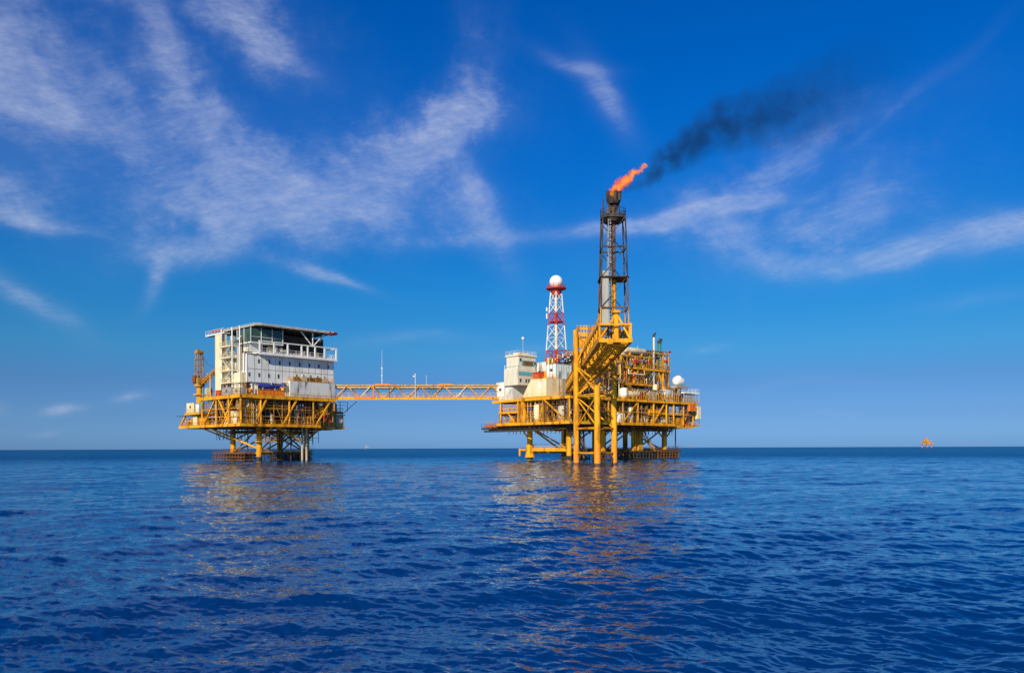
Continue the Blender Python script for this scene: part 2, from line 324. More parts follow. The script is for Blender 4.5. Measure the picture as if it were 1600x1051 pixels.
def manifold(fr, a, b, n, seed, label, mats=('yellow2', 'cream', 'steel', 'rust'), group=None, name='pipe_manifold', rmin=0.07, rmax=0.22):
    q = random.Random(seed); t = thing(name, label, 'pipework', fr, a, group); u0, v0, z0 = a; u1, v1, z1 = b
    n = int(n*1.7)
    for i in range(n):
        r = q.uniform(rmin, rmax)*q.choice((0.7, 1, 1)); mb = MB(); k = q.random()
        v = q.uniform(v0, v1); p = [q.uniform(u0, u1), v, z0]
        if k < 0.45:
            zz = q.uniform(z0+(z1-z0)*0.3, z1); u2 = q.uniform(u0, u1); pts = [(p[0], v, z0), (p[0], v, zz), (u2, v, zz), (u2, v, z0 if q.random() < .5 else z1)]
        elif k < 0.75:
            zz = q.uniform(z0+0.4, z1); v2 = q.uniform(v0, v1); pts = [(u0, v, zz), (p[0], v, zz), (p[0], v2, zz), (u1, v2, zz)]
        else:
            pts = [(p[0], v, z0), (p[0], v, z1)]
        mb.path(pts, r, 7)
        o = part('pipe', mb, q.choice(mats), t)
        if q.random() < 0.45:
            c = Vector(pts[0]).lerp(Vector(pts[1]), q.uniform(0.3, 0.7)); w = r*2.0
            part('valve', MB().box((c.x-w, c.y-w, c.z-w), (c.x+w, c.y+w, c.z+w)).tube((c.x, c.y, c.z), (c.x, c.y-w*2.4, c.z), r*0.4, n=6).tube((c.x, c.y-w*2.4, c.z), (c.x, c.y-w*2.4-0.05, c.z), w*1.5, n=10), q.choice(['red', 'dark', 'blue', 'grey']), o)
    mb = MB()
    for x in (u0, (u0+u1)/2, u1):
        mb.bar((x, v0, z0), (x, v0, z1), 0.16); mb.bar((x, v1, z0), (x, v1, z1), 0.16); mb.bar((x, v0, z1), (x, v1, z1), 0.16)
    for zz in (z0+(z1-z0)*0.5, z1): mb.bar((u0, v0, zz), (u1, v0, zz), 0.14)
    part('support_frame', mb, q.choice(['yellow2', 'ochre', 'brown', 'yellow2', 'rust']), t)
    return t
def stair(t, p, q, w, m='yellow', name='stair'):
    p = Vector(p); q = Vector(q); d = q - p; side = Vector((0, w, 0)) if abs(d.x) > abs(d.y) else Vector((w, 0, 0)); mb = MB(); n = max(3, int(abs(d.z)/0.28))
    for k in (0, 1): mb.bar(p+side*k, q+side*k, 0.08, 0.28)
    for i in range(1, n): c = p + d*i/n; mb.bar(c, c+side, 0.26, 0.05)
    for k in (0, 1): mb.rail([tuple(p+side*k), tuple(q+side*k)], h=1.0, step=1.5, t=0.05)
    return part(name, mb, m, t)
def lattice(mb, base, top, z0, z1, n, r, rb, fr4=None):
    # four-legged lattice between half-widths; base/top = (u,v,half)
    def pt(k, f):
        h = base[2] + (top[2]-base[2])*f; u = base[0] + (top[0]-base[0])*f; v = base[1] + (top[1]-base[1])*f
        sx, sy = [(-1,-1),(1,-1),(1,1),(-1,1)][k % 4]; return (u+sx*h, v+sy*h, z0+(z1-z0)*f)
    return pt

# ------------------------------------------------------------------ sea
def M_(N, L, op, a, b=None, clamp=False):
    n = N.new('ShaderNodeMath'); n.operation = op; n.use_clamp = clamp
    for i, x in enumerate((a, b)):
        if x is None: continue
        if isinstance(x, bpy.types.NodeSocket): L.new(x, n.inputs[i])
        else: n.inputs[i].default_value = x
    return n.outputs[0]
def build_sea():
    rng = np.random.default_rng(11)
    def field(L, N, wind, lam_lo, lam_hi, hs, align):
        k = 2*np.pi*np.fft.fftfreq(N, L/N); kx, ky = np.meshgrid(k, k, indexing='ij'); kk = np.hypot(kx, ky); kk[0,0] = 1
        wx, wy = math.cos(wind), math.sin(wind); cosf = (kx*wx+ky*wy)/kk
        lam = 2*np.pi/kk
        P = kk**-3.4 * (0.07 + np.abs(cosf)**align) * (lam > lam_lo) * (lam < lam_hi); P[0,0] = 0
        h = np.real(np.fft.ifft2((rng.normal(size=(N,N))+1j*rng.normal(size=(N,N)))*np.sqrt(P)))
        s = hs/(4*h.std())
        # choppy: sharpen crests
        return h*s
    casc = [(233., 512, R(75), 9.0, 60., 0.26, 6, R(9), 2600.), (67., 768, R(95), 0.9, 9.0, 0.21, 5, R(-13), 900.), (17.3, 512, R(70), 0.10, 1.2, 0.056, 3.0, R(20), 130.)]
    fields = [(L, N, field(L, N, w, a, b, hs, al), rot, fade) for (L, N, w, a, b, hs, al, rot, fade) in casc]
    # radial rings and bearings, fine in front of the boat
    rs = [0.0, 2.0, 4.0, 6.0, 7.0]; r = 8.0
    while r < 1800:
        rs.append(r); r += max(0.035, min(r*r/5200., 0.55 + max(0, r-260)*0.006))
    while r < 60000: rs.append(r); r *= 1.12
    rs = np.array(rs)
    fine = np.arange(-44, 44.001, 0.088)
    coarse = np.arange(47, 313.1, 3.5)
    th = np.radians(np.concatenate([fine, coarse]))
    nr, nt = len(rs), len(th)
    RR, TT = np.meshgrid(rs, th, indexing='ij')
    X = RR*np.sin(TT); Y = RR*np.cos(TT); Z = np.zeros_like(X)
    for (L, N, H, rot, fade) in fields:
        c, s = math.cos(rot), math.sin(rot); a = ((X*c-Y*s)/L*N) % N; b = ((X*s+Y*c)/L*N) % N
        i = np.floor(a).astype(int); j = np.floor(b).astype(int); fa = a-i; fb = b-j; i %= N; j %= N; i2 = (i+1) % N; j2 = (j+1) % N
        h = H[i,j]*(1-fa)*(1-fb)+H[i2,j]*fa*(1-fb)+H[i,j2]*(1-fa)*fb+H[i2,j2]*fa*fb
        Z += h*np.clip(1.6-RR/fade*1.6, 0, 1)
    Z *= (RR > 3) * (np.abs(np.degrees(TT)) < 44.1)
    co = np.stack([X, Y, Z], -1).reshape(-1, 3).astype(np.float32)
    idx = np.arange(nr*nt).reshape(nr, nt); nx = np.roll(idx, -1, 1)
    q = np.stack([idx[:-1], nx[:-1], nx[1:], idx[1:]], -1).reshape(-1, 4)
    me = bpy.data.meshes.new('sea'); me.vertices.add(len(co)); me.vertices.foreach_set('co', co.ravel())
    me.loops.add(q.size); me.loops.foreach_set('vertex_index', q.ravel().astype(np.int32))
    me.polygons.add(len(q)); me.polygons.foreach_set('loop_start', np.arange(0, q.size, 4, dtype=np.int32))
    me.polygons.foreach_set('use_smooth', np.ones(len(q), bool)); me.update(calc_edges=True)
    if me.polygons[len(q)//2].normal.z < 0: me.flip_normals()
    o = bpy.data.objects.new('sea', me); COL.objects.link(o); o['kind'] = 'structure'
    m = bpy.data.materials.new('sea_water'); m.use_nodes = True; N_ = m.node_tree.nodes; L_ = m.node_tree.links; b = N_['Principled BSDF']
    b.inputs['Base Color'].default_value = (0.0002, 0.028, 0.145, 1); b.inputs['Roughness'].default_value = 1.0; b.inputs['Specular IOR Level'].default_value = 0.0
    t = N_.new('ShaderNodeTexCoord'); g = N_.new('ShaderNodeNewGeometry'); last = g.outputs['Normal']
    vd = N_.new('ShaderNodeVectorMath'); vd.operation = 'DISTANCE'; L_.new(t.outputs['Object'], vd.inputs[0]); vd.inputs[1].default_value = (0, 60, 0)
    wr = N_.new('ShaderNodeMapRange'); wr.interpolation_type = 'SMOOTHSTEP'; L_.new(vd.outputs['Value'], wr.inputs[0])   # distance ramp for ripple tilt and painted reflection tint; darkens far water
    wr.inputs[1].default_value = 60; wr.inputs[2].default_value = 270; wr.inputs[3].default_value = 1.0; wr.inputs[4].default_value = 2.6
    for (sc, k, rot) in ((0.7, 0.17, 12), (2.6, 0.24, -14), (9.0, 0.26, 8), (24.0, 0.18, -5)):
        mp = N_.new('ShaderNodeMapping'); mp.inputs['Rotation'].default_value = (0, 0, R(rot)); mp.inputs['Scale'].default_value = (0.5, 1.3, 1); L_.new(t.outputs['Object'], mp.inputs[0])
        n = N_.new('ShaderNodeTexNoise'); n.inputs['Scale'].default_value = sc; n.inputs['Detail'].default_value = 3; n.inputs['Roughness'].default_value = 0.5; L_.new(mp.outputs[0], n.inputs['Vector'])
        sb = N_.new('ShaderNodeVectorMath'); sb.operation = 'SUBTRACT'; L_.new(n.outputs['Color'], sb.inputs[0]); sb.inputs[1].default_value = (0.5, 0.5, 0.5)
        ml = N_.new('ShaderNodeVectorMath'); ml.operation = 'MULTIPLY'; L_.new(sb.outputs[0], ml.inputs[0]); ml.inputs[1].default_value = (k*0.26, k*0.95, 0)
        m2 = N_.new('ShaderNodeVectorMath'); m2.operation = 'SCALE'; L_.new(ml.outputs[0], m2.inputs[0]); L_.new(wr.outputs[0], m2.inputs['Scale']); ml = m2
        ad = N_.new('ShaderNodeVectorMath'); ad.operation = 'ADD'; L_.new(last, ad.inputs[0]); L_.new(ml.outputs[0], ad.inputs[1]); last = ad.outputs[0]
    nm = N_.new('ShaderNodeVectorMath'); nm.operation = 'NORMALIZE'; L_.new(last, nm.inputs[0]); L_.new(nm.outputs[0], b.inputs['Normal'])
    gl = N_.new('ShaderNodeBsdfGlossy'); gl.inputs['Roughness'].default_value = 0.06; L_.new(nm.outputs[0], gl.inputs['Normal'])
    tint = N_.new('ShaderNodeMix'); tint.data_type = 'RGBA'; tint.inputs[6].default_value = (0.84, 0.96, 1, 1); tint.inputs[7].default_value = (0.36, 0.86, 1, 1)  # reflection colour loses red with distance, standing in for facets reflecting higher sky
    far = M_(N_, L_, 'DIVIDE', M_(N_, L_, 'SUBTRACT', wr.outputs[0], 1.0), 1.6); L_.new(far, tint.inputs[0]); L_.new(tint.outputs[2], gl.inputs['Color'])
    fr = N_.new('ShaderNodeFresnel'); fr.inputs['IOR'].default_value = 1.7; L_.new(nm.outputs[0], fr.inputs['Normal'])
    cap = M_(N_, L_, 'SUBTRACT', 0.85, M_(N_, L_, 'MULTIPLY', far, 0.50))      # stands in for wave shadowing: mirror weakened with distance
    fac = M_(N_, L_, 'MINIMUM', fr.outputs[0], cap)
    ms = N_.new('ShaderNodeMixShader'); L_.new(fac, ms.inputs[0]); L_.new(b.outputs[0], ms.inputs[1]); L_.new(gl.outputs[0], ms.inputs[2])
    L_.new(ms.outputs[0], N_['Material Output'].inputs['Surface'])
    me.materials.append(m)
build_sea()

# ------------------------------------------------------------------ platform substructure
def jacket(t, legs, ztop, r, zbr=(1.9,), pairs=(), m='yellow'):
    for (u, v) in legs:
        o = part('leg', MB().tube((u, v, -8), (u, v, ztop), r, n=20), m, t)
        part('splash_band', MB().tube((u, v, -7.9), (u, v, rnd.uniform(0.9, 1.5)), r+0.03, n=20), 'soot', o)
    for (a, b, za, zb, rr) in pairs:
        part('brace', MB().tube((a[0], a[1], za), (b[0], b[1], zb), rr, n=10), m, t)
def deck(t, u0, u1, v0, v1, z, fascia=0.6, edge='yellow', plate='brown', rails=True, joist=True, name='deck', rail_m='yellow'):
    d = part(name, MB().box((u0+0.1, v0+0.1, z-0.1), (u1-0.1, v1-0.1, z)), plate, t)
    mb = MB()
    mb.box((u0, v0, z-fascia), (u1, v0+0.18, z+0.02)); mb.box((u0, v1-0.18, z-fascia), (u1, v1, z+0.02))
    mb.box((u0, v0+0.182, z-fascia), (u0+0.18, v1-0.182, z+0.02)); mb.box((u1-0.18, v0+0.182, z-fascia), (u1, v1-0.182, z+0.02))
    for zz in (z-fascia, z+0.02): pass
    mb.box((u0-0.08, v0-0.08, z-fascia-0.05), (u1+0.08, v0+0.2, z-fascia-0.003)); mb.box((u0-0.08, v0+0.21, z-fascia-0.05), (u0+0.2, v1, z-fascia-0.003))
    part('edge_beam', mb, edge, d)
    if joist: part('floor_beams', MB().joists(u0+0.2, u1-0.2, v0+0.2, v1-0.2, z-0.105), 'brown', d)
    if rails: part('railing', MB().rectrail(u0+0.05, u1-0.05, v0+0.05, v1-0.05, z+0.02), rail_m, d)
    return d

# =================================================================== LEFT PLATFORM
tL = thing('offshore_platform', 'smaller yellow four-legged platform carrying the white quarters, left of the bridge', 'oil platform', LF, (14, 14, 0))
A, B, C_, D_ = (9, 7), (22.8, 7), (9, 20.4), (22.8, 20.4)
jacket(tL, [A, B, C_, D_], 16, 0.68, pairs=[
 (A, B, 1.9, 1.9, 0.28), (A, C_, 1.9, 1.9, 0.28), (B, D_, 1.9, 1.9, 0.25), (C_, D_, 1.9, 1.9, 0.25), (A, D_, 1.9, 1.9, 0.22),
 (A, (2.5, 20.4), 3.0, 8.5, 0.26), (C_, (4, 27.5), 5.2, 8.6, 0.2), (C_, (16, 20.4), 5.2, 8.6, 0.2), (B, (27, 7), 5.0, 8.6, 0.2), (B, (23, 2), 5.2, 8.6, 0.18),
 (A, (9, 0.5), 5.4, 8.6, 0.18), (D_, (27, 20.4), 5.0, 8.6, 0.18), (D_, (16, 20.4), 4.6, 8.6, 0.18), (A, (16, 7), 2.4, 8.5, 0.2), (D_, (16, 7), 2.4, 8.5, 0.18)])
for (u, v) in [(20.6, 3.6), (19.3, 3.6)]:
    part('riser', MB().tube((u, v, -6), (u, v, 9), 0.3, n=10), 'beige', tL)
for (u, v) in [(16.2, 4), (14.6, 5.5), (13.2, 9.0), (12.2, 12.5), (18, 12.5), (10.8, 16)]:
    part('riser', MB().tube((u, v, -6), (u, v, 9), 0.14, n=8), 'dark', tL)
deck(tL, 0, 22.5, 0, 32.6, 9.0, fascia=0.45, name='lower_deck')
deck(tL, 22.6, 32.2, 3.0, 20, 8.7, fascia=0.45, name='lower_deck', edge='yellow2', rail_m='yellow2')
deck(tL, 0, 27.4, 0, 20.3, 16.0, fascia=0.6, name='upper_deck')
deck(tL, -0.2, 7, 20.5, 28.6, 12.3, fascia=0.3, name='side_deck')
deck(tL, 24, 33.0, 5.0, 16, 12.9, fascia=0.4, name='side_deck', edge='yellow2', rail_m='yellow2')
# columns and inclined struts between the decks
for (u, v) in [(0.5, 0.4), (5.7, 0.4), (13.6, 0.4), (20.6, 0.4), (0.4, 6.2), (0.4, 12.5), (0.4, 20), (27, 0.4), (7, 13.6), (22.8, 13.6), (13.6, 7), (13.6, 20)]:
    part('column', MB().tube((u, v, 8.9 if u < 25 else 12.9), (u, v, 15.3), 0.24, n=10), rnd.choice(['yellow', 'yellow2', 'ochre']), tL)
for (p, q) in [((7.2, 0.3, 15.3), (4.0, 0.3, 8.9)), ((15.6, 0.3, 15.3), (11.6, 0.3, 8.9)), ((25.6, 0.3, 15.3), (21.2, 0.3, 9.0)), ((0.3, 4.0, 15.3), (0.3, 9.2, 8.9)),
               ((0.3, 13.0, 15.3), (0.3, 19.0, 8.9)), ((0.3, 11.0, 15.3), (0.3, 5.5, 8.9)), ((0.3, 32.2, 9), (0.3, 29, 12.0))]:
    part('strut', MB().bar(p, q, 0.34), 'yellow', tL)
# girder framing just above lower deck sides
for (z) in (11.0, 12.9):
    part('girder', MB().bar((0.4, 0.6, z), (0.4, 20, z), 0.14), 'yellow2', tL)
    part('girder', MB().bar((0.6, 0.4, z), (22, 0.4, z), 0.10), 'yellow2', tL)
# stair down to the landing and under-deck service decks
stair(tL, (10.5, 2.0, 8.9), (18.0, 2.0, 4.9), 0.9, 'yellow2')
part('landing', MB().box((5.6, 1.2, 4.75), (10.6, 3.2, 4.87)).rectrail(5.7, 10.5, 1.3, 3.1, 4.87), 'yellow2', tL)
stair(tL, (18.5, 1.2, 9.0), (24.0, 1.2, 13.0), 0.9, 'yellow2')
mb = MB()
for i in range(9):
    v = 6 + i*1.9; mb.bar((7.0, v, 7.6), (24, v, 7.6), 0.18, 0.3)
for i in range(6): mb.tube((7, 7.5+i*2.3, 7.2), (25, 7.5+i*2.3, 7.2), rnd.uniform(0.1, 0.22), n=8)
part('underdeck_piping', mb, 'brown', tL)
mb = MB().box((4, 3.2, 4.0), (8.3, 10.6, 4.12)); mb.rectrail(4, 8.3, 3.2, 10.6, 4.12)
# boat landing, a rusty cage at the water
bl = MB()
for k in range(12):
    v = 8 + k*1.45
    bl.bar((5.4, v, -1), (5.4, v, 1.9), 0.2); bl.bar((7.8, v, -1), (7.8, v, 2.1), 0.14); bl.bar((5.4, v, 1.1), (7.8, v, 1.1), 0.12)
for z in (0.2, 1.0, 1.9): bl.bar((5.4, 7.6, z), (5.4, 24.4, z), 0.2)
bl.bar((7.8, 7.6, 2.1), (7.8, 24.4, 2.1), 0.16)
bl.box((5.5, 7.7, 1.75), (9, 24.3, 1.83)); bl.rail([(5.5, 7.7, 1.9), (5.5, 24.3, 1.9)], step=1.2)
part('boat_landing', bl, 'rust', tL)
bl = MB()
for k in range(9):
    u = 9.6 + k*1.7; bl.bar((u, 5.6, -1), (u, 5.6, 1.7), 0.18); bl.bar((u, 5.6, 1.5), (u+1.2, 6.8, -0.6), 0.12)
for z in (0.4, 1.6): bl.bar((9.2, 5.6, z), (24, 5.6, z), 0.18)
part('boat_landing', bl, 'soot', tL)
part('walkway', MB().box((9, 5.9, 2.2), (24.4, 6.8, 2.28)).rail([(9, 5.9, 2.28), (24.4, 5.9, 2.28)]), 'yellow2', tL)

# ---- living quarters
tQ = thing('living_quarters', 'white windowed accommodation block of panelled steel standing on the left platform', 'building', LF, (15, 10, 16.0))
wall = part('wall', MB().box((2.9, 2.0, 19.3), (27.9, 15.2, 26.3)).box((4.5, 2.6, 16.02), (27.6, 15.0, 19.298)), 'white', tQ)
mb = MB()
for i in range(14): u = 2.95 + i*1.915; mb.box((u, 1.955, 19.3), (u+0.07, 1.998, 26.2))
mb.box((2.95, 1.94, 22.6), (27.9, 1.997, 22.68)); mb.box((2.88, 1.9, 26.1), (28.0, 1.99, 26.36)); mb.box((2.88, 1.93, 19.28), (28.0, 1.99, 19.45))
part('panel_trim', mb, 'grey', wall)
def window(u, z, w=0.36, h=0.85, parent=tQ, v=2.0):
    o = part('window', MB().box((u-w/2, v-0.05, z-h/2), (u+w/2, v-0.004, z+h/2)), 'glass', parent)
    a = 0.07
    part('window_frame', MB().box((u-w/2-a, v-0.07, z-h/2-a), (u-w/2-0.002, v-0.003, z+h/2+a)).box((u+w/2+0.002, v-0.07, z-h/2-a), (u+w/2+a, v-0.003, z+h/2+a))
         .box((u-w/2, v-0.07, z+h/2+0.002), (u+w/2, v-0.003, z+h/2+a)).box((u-w/2, v-0.07, z-h/2-a), (u+w/2, v-0.003, z-h/2-0.002)), 'grey', o)
for i in range(8): window(6.1 + i*2.87, 24.6)
for i in range(4): window(3.5 + i*2.65, 21.2)
# end elevation: stair tower, landings and cream block
part('stair_tower', MB().box((1.5, 11.8, 16.02), (2.88, 15.2, 31.8)), 'cream', tQ)
part('end_block', MB().box((1.6, 2.3, 17.6), (2.88, 6.0, 21.6)), 'cream', tQ)
for z in (19.2, 22.2, 25.4, 28.2):
    part('balcony', MB().box((0.9, 6.2, z), (2.89, 11.7, z+0.15)).rail([(2.8, 6.25, z+0.15), (0.95, 6.25, z+0.15), (0.95, 11.65, z+0.15), (2.8, 11.65, z+0.15)], t=0.07), 'cream', tQ)
    part('door', MB().box((2.82, 9.2, z+0.2), (2.88, 10.1, z+2.1)), 'brown', tQ)
for i, z in enumerate((19.35, 22.35, 25.55)):
    a, b = ((1.2, 6.6), (1.2, 11.2)) if i % 2 else ((1.2, 11.2), (1.2, 6.6))
    stair(tQ, (a[0], a[1], z), (b[0], b[1], z+2.9), 0.8, 'beige')
part('duct', MB().box((2.2, 4.2, 21.7), (2.88, 5.4, 28)).box((2.0, 7.6, 22.4), (2.85, 8.4, 31)), 'beige', tQ)
for v in (2.6, 6.3, 11.6): part('column', MB().tube((1.4, v, 16), (1.4, v, 32.9), 0.17, n=8), 'white', tQ)
part('pipework', MB().path([(2.5, 3.2, 26.4), (2.5, 3.2, 29.5), (2.5, 9, 29.5), (2.5, 9, 31)], 0.16).path([(1.9, 2.4, 22), (1.9, 2.4, 26.6), (4, 1.4, 26.6)], 0.12), 'rust', tQ)
# upper storey: dark gallery, corner glass room, white balustrade
part('upper_storey', MB().box((8, 5.4, 26.37), (27.0, 15, 32.2)), 'dark', tQ)
gl = part('glass_room', MB().box((4.2, 2.2, 29.3), (12.8, 8.8, 32.6)), 'greenglass', tQ)
mb = MB()
for u in (4.1, 6.9, 9.9, 12.85): mb.box((u-0.07, 2.06, 29.1), (u+0.07, 2.19, 32.8))
for v in (2.13, 5.5, 8.9): mb.box((4.06, v-0.07, 29.1), (4.19, v+0.07, 32.8))
mb.box((4.0, 2.0, 29.0), (12.9, 8.9, 29.29)); mb.box((4.08, 2.1, 30.5), (12.85, 2.18, 30.6))
part('mullions', mb, 'white', gl)
part('lounge', MB().box((4.6, 3.4, 26.37), (8, 8, 28.98)), 'stained', tQ)
bal = part('balcony', MB().box((5.2, 0.3, 26.4), (27.9, 5.3, 26.62)), 'white', tQ)
mb = MB()
for u in (5.5, 9.4, 13.2, 17.2, 19.0, 21.2, 24.1, 27.7): mb.box((u-0.17, 0.3, 26.63), (u+0.17, 0.6, 29.3))
mb.box((5.3, 0.3, 29.3), (27.9, 0.6, 29.55)); mb.box((5.3, 0.25, 26.05), (27.95, 0.55, 26.39)); mb.rail([(5.5, 0.5, 26.63), (27.8, 0.5, 26.63)], t=0.08, step=2)
mb.box((27.6, 0.62, 29.3), (27.9, 5.0, 29.5)); mb.rail([(27.8, 0.5, 26.63), (27.8, 5, 26.63)], t=0.08)
part('balustrade', mb, 'white', bal)
mb = MB()
q = random.Random(8)
for i in range(14):
    u = q.uniform(8.5, 26); w = q.uniform(0.4, 1.2); mb.box((u, q.uniform(2, 4), 26.63), (u+w, q.uniform(4.2, 5.2), q.uniform(27.2, 28.8)))
part('plant_units', mb, 'beige', bal)
part('ventilator', MB().tube((10.5, 1.6, 26.63), (10.5, 1.6, 28.2), 0.4).ball((10.5, 1.6, 28.2), 0.5), 'steel', bal)
# ---- helideck
tH = thing('helideck', 'flat octagonal-edged helicopter landing deck with pale rim, roofing the white quarters', 'helideck', LF, (16, 11, 32.9))
cut = 2.2
poly = [(5.7+0.3, 0), (27.2-cut, 0), (27.2, cut), (27.2, 22.7-cut), (27.2-cut, 22.7), (5.7+cut, 22.7), (5.7-1.0, 22.7-cut), (5.7-1.0, 0.9)]
part('deck_plate', MB().prism(poly, 'z', 33.3, 33.55), 'grey', tH)
mb = MB()
for a, b in zip(poly, poly[1:]+poly[:1]): mb.bar((a[0], a[1], 33.35), (b[0], b[1], 33.35), 0.2, 0.38)
part('rim', mb, 'beige', tH)
mb = MB().joists(5.5, 26.5, 1, 21.8, 33.29, step=2.0, d=0.4)
part('floor_beams', mb, 'dark', tH)
mb = MB()
for u, v, uu, vv in [(21, 1.2, 17.5, 1.2), (21, 1.2, 24.5, 1.2), (21, 1.2, 21, 1.2), (13.5, 5, 13.5, 5), (26, 8, 26, 4), (26, 8, 26, 12), (3.2, 9, 5.5, 5)]:
    mb.tube((u, v, 29.4), (uu, vv, 33.0), 0.16, n=8)
part('support_strut', mb, 'white', tH)
mb = MB(); net = 1.3
def off(p): c = (16, 11.3); dx, dy = p[0]-c[0], p[1]-c[1]; l = math.hypot(dx, dy); return (p[0]+dx/l*net, p[1]+dy/l*net)
for a, b in zip(poly, poly[1:]+poly[:1]):
    a2, b2 = off(a), off(b); mb.bar((a2[0], a2[1], 33.5), (b2[0], b2[1], 33.5), 0.06)
    for k in range(9): f = k/8; mb.bar((a[0]+(b[0]-a[0])*f, a[1]+(b[1]-a[1])*f, 33.3), (a2[0]+(b2[0]-a2[0])*f, a2[1]+(b2[1]-a2[1])*f, 33.5), 0.05)
part('safety_net', mb, 'white', tH)
part('corner_net', MB().prism([(27.0, 0.4), (28.4, 0.8), (28.4, 3.6), (27.2, 3.4)], 'z', 33.2, 33.7).prism([(25, -0.6), (27.4, 0.2), (27.2, 0.6), (24.8, 0)], 'z', 33.15, 33.65), 'red', tH, 'red panel of the perimeter net')
part('corner_net', MB().prism([(4.0, 16.8), (5, 16.8), (5.2, 22.6), (3.6, 22.0)], 'z', 33.4, 33.75), 'red', tH, 'red panel of the perimeter net')
part('walkway', MB().box((3.3, 14, 32.4), (5.0, 24.0, 32.6)).rail([(3.3, 14, 32.6), (3.3, 24, 32.6)]), 'white', tH)
# ---- crane
tC = thing('pedestal_crane', 'weathered yellow-brown pedestal crane with tall frame and low boom over the left edge', 'crane', LF, (2.6, 26, 9.0))
cu, cv = 2.6, 26.0
part('pedestal', MB().tube((cu, cv, 9.0), (cu, cv, 19.4), 0.75, n=16).tube((cu, cv, 17.2), (cu, cv, 17.5), 1.6, n=16), 'yellow2', tC)
part('turntable', MB().tube((cu, cv, 19.4), (cu, cv, 20.2), 1.3, n=18).box((cu-1.1, cv-1.4, 20.2), (cu+1.4, cv+1.2, 21.7)), 'ochre', tC)
part('cab', MB().box((cu-1.6, cv-0.6, 20.3), (cu-0.2, cv+0.9, 22.3)), 'rust', tC)
mb = MB()
for a, b in ((-0.75, -0.75), (0.75, -0.75), (-0.75, 0.75), (0.75, 0.75)):
    mb.bar((cu+a*1.15, cv+b*1.15, 21.7), (cu+a*0.8, cv+b*0.8, 28.2), 0.24)
for z in (23.3, 25, 26.6, 28.2):
    h = 0.8; mb.bar((cu-h, cv-h, z), (cu+h, cv-h, z), 0.14); mb.bar((cu-h, cv+h, z), (cu+h, cv+h, z), 0.14); mb.bar((cu-h, cv-h, z), (cu-h, cv+h, z), 0.14)
    mb.bar((cu-h, cv-h, z-1.6), (cu-h, cv+h, z), 0.1); mb.bar((cu-h, cv-h, z), (cu+h, cv-h, z-1.6), 0.1)
mb.box((cu-0.9, cv-0.9, 28.2), (cu+0.9, cv+0.9, 28.7)); mb.tube((cu-0.3, cv-0.5, 28.7), (cu-0.3, cv+0.5, 28.7), 0.55)
part('mast_frame', mb, 'ochre', tC)
mb = MB(); p0 = Vector((cu+0.6, cv-1.2, 20.5)); p1 = Vector((cu-0.6, cv-10.6, 23.2))
for a, b in ((-0.5, -0.4), (0.5, -0.4), (-0.5, 0.4), (0.5, 0.4)): mb.bar(p0+Vector((a, 0, b)), p1+Vector((a*0.6, 0, b*0.7)), 0.17)
for k in range(8):
    f = k/8; g = (k+1)/8; c = p0.lerp(p1, f); d = p0.lerp(p1, g)
    for a in (-0.5, 0.5): mb.bar(c+Vector((a, 0, -0.4)), d+Vector((a*.9, 0, 0.35)), 0.1)
    mb.bar(c+Vector((-0.5, 0, 0.4)), d+Vector((0.45, 0, 0.35)), 0.08)
part('boom', mb, 'yellow2', tC)
part('cable', MB().bar((cu, cv-0.6, 28.6), (cu, cv-4.5, 25.0), 0.07).bar((cu, cv-4.5, 25.0), (cu-0.5, cv-10, 23.4), 0.06), 'dark', tC)
part('boom_rest', MB().tube((1.4, 17.6, 16), (1.4, 17.6, 22.0), 0.17).bar((0.6, 17.6, 22.1), (3, 17.6, 22.1), 0.3), 'yellow', tC)
# ---- deck cargo on the left platform
cabin(LF, (13.8, 0.35, 16.05), (27.2, 5.1, 20.1), 'long white steel module streaked with black stains on the right edge of the left platform', 'stained', name='equipment_module', cat='module', doors=0, ribs=False, vent=False)
t = thing('ventilation_unit', 'row of dark ducts and fans on the roof of the stained white module', 'ventilation', LF, (20, 2.5, 20.2))
for k in range(5):
    part('fan_housing', MB().box((15.6+k*2.1, 1.2, 20.25), (17.2+k*2.1, 3.6, 21.3+0.25*(k % 2))), ['brown', 'beige', 'dark'][k % 3], t)
    part('duct', MB().tube((16.4+k*2.1, 2.2, 21.3), (16.4+k*2.1, 2.2, 22.1), 0.42), ['beige', 'steel'][k % 2], t)
part('railing', MB().rectrail(14, 27, 0.5, 5, 20.2, t=0.07), 'yellow2', t)
cabin(LF, (12.4, 1.0, 16.05), (13.6, 5.0, 19.6), 'narrow cream locker beside the stained white module', 'cream', cat='locker', name='storage_locker', doors=0, vent=False)
cabin(LF, (5.6, 0.9, 16.05), (12.2, 2.3, 17.5), 'low orange cargo basket below the blue pipes at the foot of the quarters', 'orange', cat='basket', name='cargo_basket', doors=0, vent=False)
htank(LF, (8.6, 1.8, 17.55), 5.6, 0.5, 'u', 'long dark blue cylinder lying over the orange basket', 'blue', name='gas_cylinder', m2='steel')
vtank(LF, (12.1, 0.9, 17.6), 2.0, 0.55, 'short bright blue drum beside the cream locker', 'blue', name='chemical_drum')
skid(LF, (2.6, 0.8, 16.05), 2.8, 1.6, 2.6, 'orange and yellow machinery at the near corner of the left platform', 'orange', seed=2)
cabin(LF, (0.5, 5.0, 16.05), (2.0, 9.6, 18.0), 'pale grey container below the end stairs of the quarters', 'steel', name='cargo_container', doors=0)
cabin(LF, (0.5, 0.9, 16.05), (2.3, 4.2, 17.7), 'dull white tank cabinet near the corner of the upper deck', 'beige', name='cargo_container', doors=1)
vtank(LF, (1.5, 18.9, 16.05), 2.7, 0.95, 'dark grey upright tank on the upper deck near the crane', 'grey')
